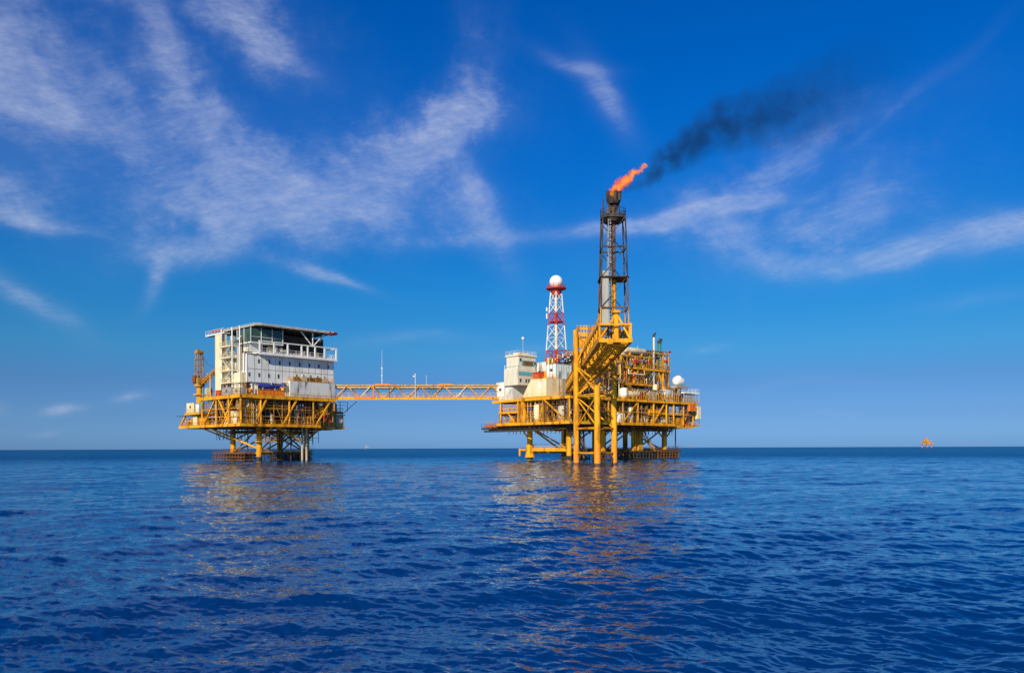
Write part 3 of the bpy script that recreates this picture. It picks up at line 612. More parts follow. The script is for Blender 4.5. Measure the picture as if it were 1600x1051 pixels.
cabin(LF, (0.6, 19.95, 16.05), (2.0, 20.25, 18.6), 'pale green locker nearest the crane pedestal', 'teal', name='storage_locker', cat='locker', doors=0, vent=False)
cabin(LF, (0.8, 11.4, 16.05), (2.0, 13.5, 17.6), 'small dark red box behind the boom rest', 'red', name='tool_box', cat='box', doors=0, vent=False)
# between decks, left
cabin(LF, (2.4, 4.0, 12.6), (11.9, 6.0, 15.3), 'wide beige clad duct room hanging under the upper deck of the left platform', 'beige', name='clad_enclosure', cat='enclosure', doors=0, vent=False)
t = thing('fuel_tank', 'big cream dome-topped tank on the lower deck under the near corner', 'tank', LF, (1.8, 6.0, 9.05))
part('shell', MB().prism([(3.0, 9.1), (9.6, 9.1), (9.2, 11.2), (8.0, 12.3), (4.6, 12.3), (3.4, 11.2)], 'u', 0.9, 3.2), 'cream', t)
part('rib', MB().box((0.8, 4.9, 9.1), (0.88, 5.0, 12.3)).box((0.8, 7.4, 9.1), (0.88, 7.5, 12.3)), 'yellow', t)
htank(LF, (5.4, 3.0, 9.1), 3.6, 1.1, 'u', 'grey-white horizontal tank behind the near strut of the lower deck', 'stained')
cabin(LF, (24.8, 3.4, 8.75), (31.9, 9, 12.0), 'beige walled enclosure at the right end of the lower deck of the left platform', 'beige', name='clad_enclosure', cat='enclosure', doors=0, vent=False)
cabin(LF, (25.4, 6.0, 12.95), (31.6, 12, 15.2), 'brown-grey enclosure under the bridge landing of the left platform', 'beige', name='clad_enclosure', cat='enclosure', doors=1, vent=False)
cabin(LF, (0.2, 24.2, 12.35), (1.7, 28.2, 15.0), 'cream cabin on the small side deck below the crane', 'cream', name='equipment_cabin', doors=0)
cabin(LF, (0.3, 21.6, 12.35), (1.4, 23.2, 14.6), 'white cabinet between the cream cabin and the crane', 'white', name='equipment_cabinet', cat='cabinet', doors=0, vent=False)
cabin(LF, (0.4, 20.7, 12.35), (1.4, 21.4, 14.8), 'teal-fronted slim cabinet at the corner of the crane side deck', 'teal', name='equipment_cabinet', cat='cabinet', doors=0, vent=False)
cabin(LF, (0.5, 23.2, 9.05), (2.0, 25.2, 11.8), 'cream upright locker on the far left part of the lower deck', 'cream', name='storage_locker', cat='locker', doors=0, vent=False)
skid(LF, (0.6, 26.2, 9.05), 1.8, 4.8, 1.8, 'brown pump set at the far left corner of the lower deck', 'rust', seed=5)
cabin(LF, (0.5, 17.8, 9.05), (2.0, 21.6, 10.9), 'yellow steel box on the lower deck below the crane', 'yellow', name='tool_box', cat='box', doors=0, vent=False)
manifold(LF, (1.2, 10.6, 9.05), (5.0, 19.5, 14.8), 16, 21, 'tangle of yellow and brown pipes on the left flank of the left platform')
manifold(LF, (12.4, 2.2, 9.05), (21.6, 6.4, 14.9), 26, 22, 'dense dark pipework in the right half of the left platform', ('dark', 'brown', 'rust', 'beige'))
manifold(LF, (6.0, 3.8, 9.05), (12.0, 6.6, 12.2), 14, 23, 'grey and dark pipes below the beige duct room', ('dark', 'grey', 'brown', 'rust'))
vtank(LF, (16.4, 1.6, 9.05), 5.2, 0.55, 'tall grey vessel amid the dark pipework of the left platform', 'grey')
vtank(LF, (9.3, 1.6, 9.05), 2.6, 0.5, 'small pale vessel near the middle of the lower deck of the left platform', 'white')
skid(LF, (16.5, 0.8, 9.05), 4.0, 1.8, 2.2, 'brown pump set at the foot of the tall grey vessel', 'brown', seed=9)
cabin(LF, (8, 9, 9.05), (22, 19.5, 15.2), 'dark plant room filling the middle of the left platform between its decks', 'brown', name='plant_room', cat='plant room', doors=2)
# cantilevered ladders at the bridge end
t = thing('access_ladder', 'dark hanging ladder frame under the left end of the bridge', 'ladder', LF, (30.5, 4, 12.9))
mb = MB()
for k in range(5): mb.bar((28.5, 3.5, 15.6-k*0.9), (33.5-0.6*k, 3.5, 15.6-k*0.9), 0.1)
mb.bar((33.5, 3.5, 15.7), (33.3, 3.5, 13.0), 0.1); mb.bar((36.5, 3.5, 16.0), (31.5, 3.5, 12.2), 0.13); mb.bar((31, 3.5, 15.7), (31, 3.5, 11.8), 0.12)
part('frame', mb, 'dark', t); part('landing', MB().box((29, 3, 11.9), (32.3, 5.5, 12.15)), 'brown', t)

# =================================================================== BRIDGE
BF = Frame(-46.8, 210.8, math.degrees(math.atan2(1.5, 44.0))); BL = 44.6
tB = thing('footbridge', 'long yellow truss bridge linking the two platforms high over the sea', 'bridge', BF, (BL/2, 1.4, 16.0))
zb, zt, W = 16.35, 19.75, 2.8
for v in (0, W):
    for z, w in ((zb, 0.42), (zt, 0.34)): part('chord', MB().tube((0, v, z), (BL, v, z), w/2 + 0.03, n=10), 'yellow2' if z == zt else 'yellow', tB)
nb = 7
for v in (0, W):
    for i in range(nb):
        u0, u1 = BL*i/nb, BL*(i+1)/nb; um = (u0+u1)/2
        part('diagonal', MB().tube((u0, v, zb), (um, v, zt), 0.12, n=8), 'cream' if i in (1, 5) else 'yellow', tB)
        part('diagonal', MB().tube((um, v, zt), (u1, v, zb), 0.12, n=8), 'yellow', tB)
mb = MB()
for i in range(nb*2+1): u = BL*i/(nb*2); mb.bar((u, 0, zb), (u, W, zb), 0.2, 0.25); mb.bar((u, 0, zt), (u, W, zt), 0.14)
part('cross_beam', mb, 'yellow2', tB)
part('walkway', MB().box((0, 0.3, zb+0.22), (BL, W-0.3, zb+0.3)), 'brown', tB)
part('handrail', MB().rail([(0, 0.25, zb+0.3), (BL, 0.25, zb+0.3)], t=0.07), 'yellow', tB)
part('fascia', MB().box((0, -0.26, zb-0.42), (BL, -0.2, zb+0.1)), 'yellow2', tB)
part('pipe', MB().tube((0, 0.5, zt-0.5), (BL, 0.5, zt-0.5), 0.3, n=10), 'beige', tB)
part('pipe', MB().tube((0, 1.3, zt-0.45), (BL, 1.3, zt-0.45), 0.22, n=10), 'yellow2', tB)
part('pipe', MB().tube((0, 2.2, zt-0.6), (BL, 2.2, zt-0.6), 0.26, n=10), 'steel', tB)
part('end_post', MB().box((10.0, -0.3, zb-0.1), (10.35, -0.05, zt+0.1)), 'orange', tB)
part('end_post', MB().box((BL-0.9, -0.3, zb-0.5), (BL-0.5, -0.05, zt+0.15)), 'orange', tB)
part('roof_tray', MB().box((10.5, 0, zt+0.2), (14.5, W, zt+0.42)).box((27.5, 0.2, zt+0.2), (31, W-0.2, zt+0.45)), 'orange', tB)
part('lower_panel', MB().box((5.2, -0.32, zb-0.2), (10, -0.265, zb+0.35)), 'orange', tB)
mb = MB()
for k in range(7): u = 24.5+k*0.35; mb.bar((u, -0.2, zt-0.3-0.15*k % 0.5), (u+0.3, -0.3, zb+1.1+0.3*(k % 3)), 0.1)
part('hanging_hose', mb, 'dark', tB)
part('post', MB().bar((14.3, -0.2, zb), (14.3, -0.2, zt-0.4), 0.12), 'dark', tB)
t = thing('antenna_mast', 'tall thin white whip antenna rising from the left part of the bridge', 'antenna', BF, (12.2, 1.4, zt))
part('pole', MB().tube((12.2, 1.4, zt), (12.2, 1.4, 24.6), 0.09, n=6), 'white', t)
part('whip', MB().tube((12.2, 1.4, 24.6), (12.2, 1.4, 29.4), 0.045, 0.02, n=6), 'white', t)
part('dish', MB().ball((12.2, 1.35, 24.4), 0.24).ball((12.2, 1.35, 22.4), 0.2), 'radome', t)
t = thing('lamp_mast', 'short white lamp mast near the middle of the bridge', 'mast', BF, (21.2, 0.1, zb))
part('pole', MB().tube((21.2, -0.35, zb), (21.2, -0.35, 22.6), 0.07, n=6), 'white', t)
part('lamp_head', MB().box((20.6, -0.5, 22.0), (21.2, -0.2, 22.25)).ball((21.2, -0.35, 22.7), 0.16), 'white', t)
t = thing('lamp_mast', 'faint thin pole on the bridge just right of its middle', 'mast', BF, (24.1, 0.1, zt))
part('pole', MB().tube((24.1, -0.1, zt), (24.1, -0.1, 22.2), 0.04, n=6), 'white', t); part('lamp_head', MB().ball((24.1, -0.1, 22.3), 0.1), 'white', t)

# =================================================================== RIGHT PLATFORM
tR = thing('offshore_platform', 'larger yellow process platform on many legs, crowded with pipes, right of the bridge', 'oil platform', RF, (26, 14, 0))
US, VS = (6, 18.7, 31, 44.3), (6, 20.3)
prs = []
for u0, u1 in zip(US, US[1:]): prs += [((u0, 6), (u1, 6), 1.8, 1.8, 0.25), ((u0, 20.3), (u1, 20.3), 1.8, 1.8, 0.22)]
for u in US: prs += [((u, 6), (u, 20.3), 2.4, 2.4, 0.38)]
prs += [((31, 6), (27, 6), 5.5, 8.6, 0.2), ((31, 6), (35, 6), 5.5, 8.6, 0.2), ((44.3, 6), (40.5, 6), 5.0, 8.6, 0.2), ((44.3, 6), (48, 6), 5, 8.6, 0.2),
        ((6, 20.3), (6, 24), 5, 8.6, 0.2), ((6, 6), (6, 2.6), 5.4, 8.6, 0.18), ((18.7, 6), (18.7, 2.6), 5.4, 8.6, 0.18), ((31, 20.3), (44.3, 20.3), 1.8, 8.5, 0.24), ((6, 20.3), (18.7, 20.3), 8.5, 1.8, 0.24)]
jacket(tR, [(u, v) for u in US for v in VS], 15.4, 0.72, pairs=prs)
part('leg_collar', MB().tube((6, 20.3, 2.2), (6, 20.3, 3.9), 0.95, 1.1, n=14).tube((6, 20.3, 0.6), (6, 20.3, 2.3), 1.35, 0.95, n=14), 'yellow', tR)
part('leg_collar', MB().tube((6, 24.2, 0.9), (6, 24.2, 2.9), 0.33).tube((6, 20.3, 2.5), (6, 24.2, 2.5), 0.3), 'yellow', tR)
part('conductor_guard', MB().box((31.9, 4.9, 2.2), (33.6, 6.9, 9)), 'yellow2', tR)
deck(tR, 0, 41.5, 0, 27.0, 9.3, fascia=0.42, name='lower_deck')
deck(tR, 41.6, 51, 1.0, 24.0, 9.0, fascia=0.6, name='lower_deck', edge='yellow')
deck(tR, -0.5, 12, 27.1, 31.0, 8.9, fascia=0.4, name='lower_deck', edge='orange', rail_m='orange')
deck(tR, 0.2, 52, 0, 26.0, 15.4, fascia=0.42, name='upper_deck')
deck(tR, 0.2, 8, 18.7, 26.2, 12.3, fascia=0.3, name='middle_deck', edge='yellow2')
deck(tR, 36, 51.5, 0.6, 10, 12.2, fascia=0.3, name='middle_deck', edge='yellow2')
deck(tR, 22.4, 43.2, 3.0, 20, 24.2, fascia=0.4, name='top_deck')
deck(tR, 24.2, 34, 2.2, 10, 19.8, fascia=0.3, name='mezzanine_deck')
deck(tR, -1.2, 16, 27.2, 31.6, 8.2, fascia=0.25, name='walkway', edge='dark', plate='dark', rail_m='dark')
# dark under-deck walkway seen below the left tip
deck(tR, -0.8, 1.2, 6, 31, 7.5, fascia=0.25, name='walkway', edge='dark', plate='dark', rail_m='dark', joist=False)
for (u, v) in [(0.5, 0.4), (10, 0.4), (14.5, 0.4), (20, 0.4), (26, 0.4), (32.5, 0.4), (38, 0.4), (41.2, 0.4), (46, 0.7), (50.6, 0.8), (0.5, 9.6), (0.5, 18.8), (0.5, 25.6)]:
    part('column', MB().tube((u, v, 9.2), (u, v, 15), 0.24, n=10), rnd.choice(['yellow', 'yellow2', 'ochre']), tR)
part('column', MB().tube((1.0, 17.3, 8.8), (1.0, 17.3, 15), 0.72, n=18), 'yellow', tR)
for (p, q) in [((10.4, 0.3, 14.9), (6.8, 0.3, 9.3)), ((19.8, 0.3, 9.3), (25.8, 0.3, 14.9)), ((32.2, 0.3, 9.3), (37, 0.3, 14.9)), ((46, 0.9, 9.3), (50, 0.9, 14.9)), ((0.4, 1, 9.3), (0.4, 9, 14.9)), ((0.4, 19.5, 9.3), (0.4, 22.5, 12))]:
    part('strut', MB().bar(p, q, 0.3), 'yellow', tR)
for (u, v) in [(22.8, 3.3), (29.5, 3.3), (36.3, 3.3), (42.8, 3.3), (22.8, 12), (42.8, 12), (22.8, 19.6), (42.8, 19.6), (36.3, 12), (40.4, 3.4)]:
    part('column', MB().tube((u, v, 15.4), (u, v, 28.8 if v < 15 and u > 36 else 27.2 if v < 15 else 24), 0.26, n=10), rnd.choice(['yellow', 'yellow2', 'ochre']) if u != 36.3 else 'beige', tR)
for (p, q) in [((29.5, 3.2, 15.5), (36.2, 3.2, 23.6)), ((31, 3.5, 15.5), (37.4, 3.5, 23.4)), ((23, 3.2, 19.8), (27.0, 3.2, 23.6)), ((42.8, 3.2, 15.5), (38.2, 3.2, 23.6))]:
    part('strut', MB().bar(p, q, 0.36), 'steel' if p[0] > 29 and p[0] < 32 else 'yellow', tR)
for u in (24.5, 27.2, 30): part('strut', MB().bar((u, 2.6, 19.8), (u+1.6, 2.6, 23.6), 0.24), 'yellow', tR)
part('roof_girder', MB().bar((22.8, 3.2, 27.3), (36.3, 3.2, 27.3), 0.25).bar((36.3, 3.2, 28.7), (42.9, 3.2, 28.7), 0.25, 0.3).bar((42.8, 3.2, 28.7), (42.8, 12, 28.7), 0.25), 'yellow2', tR)
part('girder', MB().bar((0.3, 0.25, 12.2), (36, 0.25, 12.2), 0.16), 'yellow2', tR)
stair(tR, (38, 4.2, 1.9), (31.6, 4.2, 8.8), 0.9, 'yellow2')
stair(tR, (9.5, 3.2, 1.9), (5.5, 3.2, 8.8), 0.9, 'rust')
stair(tR, (14, 0.9, 9.4), (18.0, 0.9, 15.4), 0.9, 'yellow2')
# lower frames near the water
for (u0, u1, v, m) in ((15, 27, 4.2, 'rust'), (27.5, 38, 4.2, 'soot'), (38.4, 47.5, 3.6, 'rust')):
    mb = MB(); n = int((u1-u0)/1.2)
    for k in range(n+1): u = u0+(u1-u0)*k/n; mb.bar((u, v, -1.5), (u, v, 1.9), 0.2); mb.bar((u, v+2, -1), (u, v+2, 1.9), 0.15); mb.bar((u, v, 1.2), (u+0.9, v+1.5, -0.8), 0.12)
    for z in (0.3, 1.2, 1.9): mb.bar((u0, v, z), (u1, v, z), 0.18)
    mb.box((u0, v, 1.93), (u1, v+2.2, 2.0)); mb.rail([(u0, v, 2.0), (u1, v, 2.0)], step=1.3)
    part('boat_landing', mb, m, tR)
part('walkway', MB().box((6, 6.9, 2.8), (7.0, 20, 2.9)).rail([(6, 7, 2.9), (6, 20, 2.9)]), 'yellow', tR)
for (u, v) in [(12, 8), (13.5, 8), (15, 9.5), (25, 8), (26.2, 8), (27.4, 9), (36, 9), (37, 9), (47, 4.2), (10, 12), (11.5, 13)]:
    part('riser', MB().tube((u, v, -6), (u, v, 9), rnd.uniform(0.14, 0.3), n=8), rnd.choice(['brown', 'dark', 'yellow2']), tR)
mb = MB()
for i in range(10): mb.tube((3, 4+i*2.0, 8.2), (46, 4+i*2.0, 8.2), rnd.uniform(0.1, 0.2), n=8)
for i in range(18): mb.bar((2+i*2.5, 3, 7.8), (2+i*2.5, 24, 7.8), 0.15, 0.3)
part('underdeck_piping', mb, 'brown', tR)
# ---- white buildings on its left end
tW = thing('control_building', 'stepped white control building with blue-grey bands at the left end of the large platform', 'building', RF, (5, 23, 15.45))
part('wall', MB().box((1.7, 20.2, 19.4), (8.2, 25.6, 23.6)), 'offwhite', tW)
part('upper_storey', MB().box((2.4, 20.6, 23.61), (8.4, 25.4, 27.0)), 'offwhite', tW)
part('ground_storey', MB().box((2.4, 23, 15.45), (8.0, 25.7, 19.39)), 'stained', tW)
part('roof', MB().box((2.1, 20.3, 27.01), (8.7, 25.7, 27.25)).box((3.5, 21.5, 27.26), (7, 24, 28.1)), 'cream', tW)
part('band', MB().box((2.0, 20.15, 21.9), (7.8, 20.19, 22.9)).box((3.4, 20.53, 24.5), (8.0, 20.59, 25.9)), 'teal', tW)
for (u, z) in [(2.6, 20.6), (4.6, 20.6), (5.6, 20.6), (7, 20.8)]: window(u, z, 0.5, 0.8, tW, 20.2)
for (u, z) in [(3.0, 26.0), (8.2, 25.4)]: window(u, z, 0.5, 0.7, tW, 20.6)
part('railing', MB().rail([(1.8, 20.3, 23.62), (1.8, 25.5, 23.62)], t=0.08).rectrail(2.2, 8.6, 20.4, 25.6, 27.26, t=0.05), 'white', tW)
part('louvre', MB().box((4, 20.5, 24.6), (7.4, 20.525, 25.8)), 'brown', tW)
cabin(RF, (9.2, 17.5, 19.0), (13.0, 22, 25.6), 'pale weathered plant module between the white building and the radome mast', 'stained', name='equipment_module', cat='module', doors=1)
cabin(RF, (9.2, 17.6, 15.45), (14.0, 22, 18.9), 'cream base module under the radome mast', 'cream', name='equipment_module', cat='module', doors=0)
tS = thing('sloping_module', 'cream steel module with one slanted side at the edge of the large platform', 'module', RF, (4, 14, 15.45))
part('body', MB().prism([(9.9, 16.0), (18.9, 16.0), (15.6, 20.4), (9.9, 20.4)], 'u', 2.0, 6.4), 'cream', tS)
part('base_frame', MB().box((1.6, 9.6, 15.45), (6.6, 19.2, 15.98)), 'yellow', tS)
part('hatch', MB().box((1.94, 11.6, 18.0), (1.998, 12.8, 19.6)), 'white', tS)
part('railing', MB().rectrail(2.1, 6.3, 10, 15.5, 20.41, t=0.07), 'yellow', tS)
cabin(RF, (1.8, 25.8, 15.45), (7.6, 28.7, 20.4), 'small bright white cabin beside the bridge landing of the large platform', 'white', doors=1)
deck(tR, 0.2, 8.5, 26.1, 28.8, 15.4, fascia=0.5, name='upper_deck', joist=False)
cabin(RF, (7.0, 11.5, 20.5), (12.6, 15, 24.5), 'blue-white module with two slot windows just left of the flare bridge', 'white', name='equipment_module', cat='module', doors=2, m2='teal')
cabin(RF, (6.8, 9.0, 15.45), (12.8, 16, 20.4), 'dark grey base module beneath the blue-white module', 'grey', name='equipment_module', cat='module', doors=0)
cabin(RF, (5.4, 16.2, 20.45), (7.2, 18.3, 22.6), 'small red and orange box on the roof beside the slanted module', 'red', name='tool_box', cat='box', doors=0, vent=False)
cabin(RF, (7.3, 15.6, 20.45), (8.8, 17.2, 22.9), 'yellow locker beside the red box', 'yellow', name='storage_locker', cat='locker', doors=1, vent=False)
htank(RF, (8.0, 24.0, 12.4), 4.5, 1.0, 'v', 'dark striped tank under the left tip of the large platform', 'dark')
# ---- radome tower
tD = thing('radome_tower', 'red and white lattice tower topped by a white ball radome', 'radar tower', RF, (13.6, 18, 26))
cu, cv = 13.6, 18.0; z0, z1 = 24.0, 44.4; h0, h1 = 2.15, 1.05
def tp(k, z):
    f = (z-z0)/(z1-z0); h = h0+(h1-h0)*f; a = [(-1,-1),(1,-1),(1,1),(-1,1)][k % 4]; return (cu+a[0]*h, cv+a[1]*h, z)
bands = [(z0, 29.0, 'red'), (29.0, 35.6, 'white'), (35.6, 39.0, 'red'), (39.0, z1, 'white')]
for za, zb_, m in bands:
    for k in range(4): part('tower_leg', MB().tube(tp(k, za), tp(k, zb_), 0.15, n=8), m, tD)
    mb = MB(); n = max(1, round((zb_-za)/3.0))
    for i in range(n):
        a, b = za+(zb_-za)*i/n, za+(zb_-za)*(i+1)/n
        for k in range(4): mb.tube(tp(k, a), tp(k+1, b), 0.075, n=6).tube(tp(k+1, a), tp(k, b), 0.075, n=6).tube(tp(k, b), tp(k+1, b), 0.08, n=6)
    part('lattice', mb, m, tD)
    part('riser_column', MB().tube((cu, cv, za), (cu, cv, zb_), 0.42, n=12), 'red' if m == 'red' else 'cream', tD)
part('platform', MB().tube((cu, cv, 36.5), (cu, cv, 36.7), 1.9, n=12), 'red', tD)
part('platform', MB().tube((cu, cv, 45.3), (cu, cv, 45.55), 2.7, n=16).tube((cu, cv, 43.6), (cu, cv, 45.3), 1.1, 1.7, n=12), 'red', tD)
mb = MB(); 
for i in range(12):
    a = i*math.pi/6; b = a+math.pi/6; mb.rail([(cu+2.6*math.cos(a), cv+2.6*math.sin(a), 45.55), (cu+2.6*math.cos(b), cv+2.6*math.sin(b), 45.55)], h=0.9, step=1.4, t=0.07)
part('railing', mb, 'red', tD)
part('radome', MB().ball((cu, cv, 47.25), 1.78, 28, 18), 'radome', tD)
part('panel_antenna', MB().box((cu-2.3, cv+1.2, 37.4), (cu-2.0, cv+1.5, 38.8)).box((cu-2.3, cv+1.2, 39.4), (cu-2.0, cv+1.5, 40.4)), 'white', tD)
t = thing('antenna_mast', 'thin mast with a small pink ball above the white control building', 'antenna', RF, (5.2, 22, 28.3))
part('pole', MB().tube((5.2, 22, 28.3), (5.2, 22, 31.6), 0.06, n=6), 'steel', t); part('ball', MB().ball((5.2, 22, 31.9), 0.38), 'radome', t)
# ---- top modules
cabin(RF, (13.6, 8.5, 15.45), (22.0, 18, 25.6), 'large brown-grey process building behind the flare bridge', 'brown', name='process_building', cat='building', doors=2)
cabin(RF, (23.2, 6.0, 24.25), (42.0, 16, 26.9), 'long dark machinery hall on the top deck', 'brown', name='machinery_hall', cat='building', doors=3)
t = thing('roof_canopy', 'long cream roof sheet over the top deck of the large platform', 'canopy', RF, (30, 8, 27))
part('roof', MB().box((22.0, 4.0, 27.2), (36.0, 16, 27.55)), 'cream', t); part('post', MB().bar((22.4, 4.4, 24.2), (22.4, 4.4, 27.2), 0.2).bar((35.6, 4.4, 24.2), (35.6, 4.4, 27.2), 0.2), 'yellow', t)
htank(RF, (29.0, 3.9, 27.6), 8, 0.75, 'u', 'long cream cylinder on the roof of the large platform', 'cream')
manifold(RF, (16.5, 6.0, 25.7), (23, 12, 28.2), 14, 31, 'cream and pink pipes on the roof just right of the flare bridge', ('cream', 'white', 'yellow2', 'orange'))
manifold(RF, (11.5, 12, 25.7), (22, 17.5, 28.4), 16, 32, 'pipe cluster on the roof between radome tower and flare bridge', ('cream', 'orange', 'yellow2', 'white'))
manifold(RF, (36.2, 3.6, 24.3), (42.5, 7, 29.4), 18, 33, 'upright yellow and cream pipes at the right end of the top deck', ('yellow2', 'cream', 'yellow', 'beige'))
manifold(RF, (23.2, 3.4, 24.3), (36, 5.4, 26.9), 22, 34, 'row of pipes and valves along the front of the top deck', ('dark', 'cream', 'yellow2', 'brown'))
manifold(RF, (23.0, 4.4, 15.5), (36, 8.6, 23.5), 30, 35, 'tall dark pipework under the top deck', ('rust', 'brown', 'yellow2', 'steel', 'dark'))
manifold(RF, (37.0, 3.6, 15.5), (42.6, 9, 23.6), 20, 36, 'grey and yellow pipes at the right foot of the top deck', ('steel', 'yellow2', 'beige', 'dark'))
manifold(RF, (0.9, 20.0, 9.4), (5, 26.5, 12.0), 12, 37, 'orange pipes at the left tip of the large platform', ('orange', 'dark', 'grey', 'rust'))
manifold(RF, (1.4, 1.6, 9.4), (8.5, 9.0, 14.8), 20, 38, 'pipes beside the near corner column of the large platform', ('cream', 'dark', 'yellow2', 'steel'))
manifold(RF, (1.4, 9.6, 9.4), (6.0, 16.2, 14.8), 20, 39, 'grey and cream pipes left of the thick yellow column', ('cream', 'dark', 'yellow2', 'grey'))
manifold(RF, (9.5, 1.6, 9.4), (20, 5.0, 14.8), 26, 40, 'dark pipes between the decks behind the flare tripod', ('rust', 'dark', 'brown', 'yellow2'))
manifold(RF, (21.5, 1.8, 9.4), (33, 5.4, 14.8), 30, 41, 'pipes and valves in the middle of the lower deck of the large platform', ('cream', 'rust', 'yellow2', 'steel', 'dark'))
manifold(RF, (34, 2.2, 9.4), (41, 6.0, 14.8), 18, 42, 'yellow-framed pipes right of the middle of the lower deck', ('yellow2', 'dark', 'steel', 'rust'))
manifold(RF, (43.4, 2.4, 9.1), (50, 7.0, 12), 14, 43, 'pipes at the right end of the lower deck', ('yellow2', 'dark', 'steel', 'rust'))
manifold(RF, (43.6, 4.0, 15.5), (48.4, 9, 19.8), 16, 44, 'grey pipes below the white tank at the right of the upper deck', ('steel', 'grey', 'dark', 'beige'))
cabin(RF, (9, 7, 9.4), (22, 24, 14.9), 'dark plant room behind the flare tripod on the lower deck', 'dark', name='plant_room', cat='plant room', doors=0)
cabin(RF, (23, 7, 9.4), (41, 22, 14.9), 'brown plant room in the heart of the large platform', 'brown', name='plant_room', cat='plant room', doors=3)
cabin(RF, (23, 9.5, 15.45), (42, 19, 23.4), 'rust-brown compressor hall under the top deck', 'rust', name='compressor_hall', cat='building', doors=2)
# stacks
for (u, v, h, m, lb) in [(37.0, 3.8, 33.6, 'cream', 'slim cream exhaust stack with dark tip on the top deck'), (40.2, 4.4, 32.2, 'green', 'thicker dark green exhaust stack at the right end of the top deck')]:
    r = 0.28 if m == 'cream' else 0.5
    t = thing('exhaust_stack', lb, 'chimney', RF, (u, v, 24.3)); part('pipe', MB().tube((u, v, 24.3), (u, v, h-0.5), r, n=12), m, t)
    part('cowl', MB().tube((u, v, h-0.5), (u, v, h+0.3), r+0.08, n=12).tube((u, v, h+0.1), (u+0.7, v, h+0.7), r*0.9, n=10), 'dark', t)
t = thing('warning_light', 'red aviation light on a short post at the right corner of the top deck', 'lamp', RF, (43, 3.2, 28.8))
part('post', MB().tube((43, 3.2, 28.8), (43, 3.2, 29.3), 0.06), 'steel', t); part('lamp_head', MB().box((42.5, 2.9, 29.3), (43.6, 3.5, 29.75)), 'red', t)
# tanks etc. on the upper deck
htank(RF, (24.5, 1.6, 15.5), 5.5, 0.95, 'u', 'white-ended cream tank on the upper deck right of the flare tripod', 'cream')
vtank(RF, (21.6, 1.5, 15.5), 3.0, 1.05, 'round white vessel at the left end of the cream tank', 'radome')
t = thing('storage_sphere_tank', 'big white rounded tank standing high at the right end of the large platform', 'tank', RF, (47, 6, 20))
part('shell', MB().capsule((45.2, 2.6, 21.6), (47.4, 2.6, 21.4), 1.25, n=22).ball((46.2, 2.6, 22.0), 1.15, 18, 10), 'radome', t)
part('stand', MB().box((44.2, 1.2, 19.6), (49.4, 4.0, 20.2)).bar((44.6, 1.6, 15.5), (44.6, 1.6, 19.6), 0.2).bar((49, 1.6, 15.5), (49, 1.6, 19.6), 0.2).bar((49, 3.8, 15.5), (49, 3.8, 19.6), 0.2).bar((44.6, 3.8, 15.5), (44.6, 3.8, 19.6), 0.2), 'grey', t)
cabin(RF, (42.6, 7.5, 15.5), (46, 12, 19.5), 'grey cabin below the white rounded tank', 'grey', doors=1)
cabin(RF, (46.6, 0.6, 15.5), (51.4, 3.2, 17.7), 'pale grey cage-topped cabin at the right tip of the upper deck', 'steel', doors=1)
deck(tR, 45.8, 53.2, 0.3, 6, 18.3, fascia=0.25, name='upper_deck', edge='white', rail_m='white', joist=False)
for (u, v) in ((46, 0.5), (53, 0.5), (53, 5.8)): part('column', MB().tube((u, v, 15.4), (u, v, 18.1), 0.12), 'steel', tR)
cabin(RF, (47.4, -0.5, 13.0), (50.0, 0.2, 15.0), 'orange lifebuoy locker hanging at the right tip of the upper deck', 'orange', name='life_raft_locker', cat='locker', doors=0, vent=False)
cabin(RF, (51.6, 0.0, 10.9), (53.0, 1.6, 14.6), 'cream cabinet hung on the extreme right edge of the large platform', 'cream', name='equipment_cabinet', cat='cabinet', doors=0, vent=False)
cabin(RF, (43.2, 1.2, 9.1), (47.2, 2.6, 11.2), 'bright yellow box on the right end of the lower deck', 'yellow', name='tool_box', cat='box', doors=0, vent=False)
cabin(RF, (48.0, 1.2, 9.1), (49.2, 2.2, 10.2), 'small dark red box right of the bright yellow box', 'red', name='tool_box', cat='box', doors=0, vent=False)
cabin(RF, (18.8, 0.5, 9.4), (20.8, 1.5, 11.9), 'white cabinet on the lower deck just right of the flare tripod', 'white', name='equipment_cabinet', cat='cabinet', doors=1, vent=False)
cabin(RF, (31, 0.5, 11.5), (35.6, 1.4, 13.0), 'orange-yellow long locker hung halfway between the decks', 'yellow', name='storage_locker', cat='locker', doors=0, vent=False)
vtank(RF, (1.2, 12.4, 9.4), 4.6, 0.85, 'tall white vessel right of the thick yellow column', 'cream')
vtank(RF, (1.6, 4.0, 9.4), 4.0, 1.0, 'pinkish grey upright vessel near the near corner of the lower deck', 'beige')
vtank(RF, (16.2, 1.3, 9.4), 4.8, 0.7, 'brown upright vessel behind the flare tripod', 'brown')
skid(RF, (27, 0.7, 9.4), 3.6, 1.6, 2.0, 'pump set with pale pipes at the centre of the lower deck', 'steel', seed=15)
skid(RF, (36.5, 0.9, 9.4), 3.6, 1.6, 2.2, 'pump set left of the bright yellow box', 'grey', seed=16)
skid(RF, (1.0, 20.3, 9.4), 2.0, 4.2, 1.8, 'orange pump set at the left tip of the lower deck', 'orange', seed=17)
skid(RF, (12.5, 1.0, 15.5), 4.5, 2.0, 2.8, 'red and white machinery seen through the flare tripod', 'red', seed=18)
cabin(RF, (14.8, 3.6, 15.5), (19.0, 6.4, 18.2), 'red container behind the flare tripod on the upper deck', 'red', name='cargo_container', doors=1)
t = thing('davit_winch', 'dark winch with a wheel at the right tip of the lower deck', 'winch', RF, (50, 1.6, 9.1))
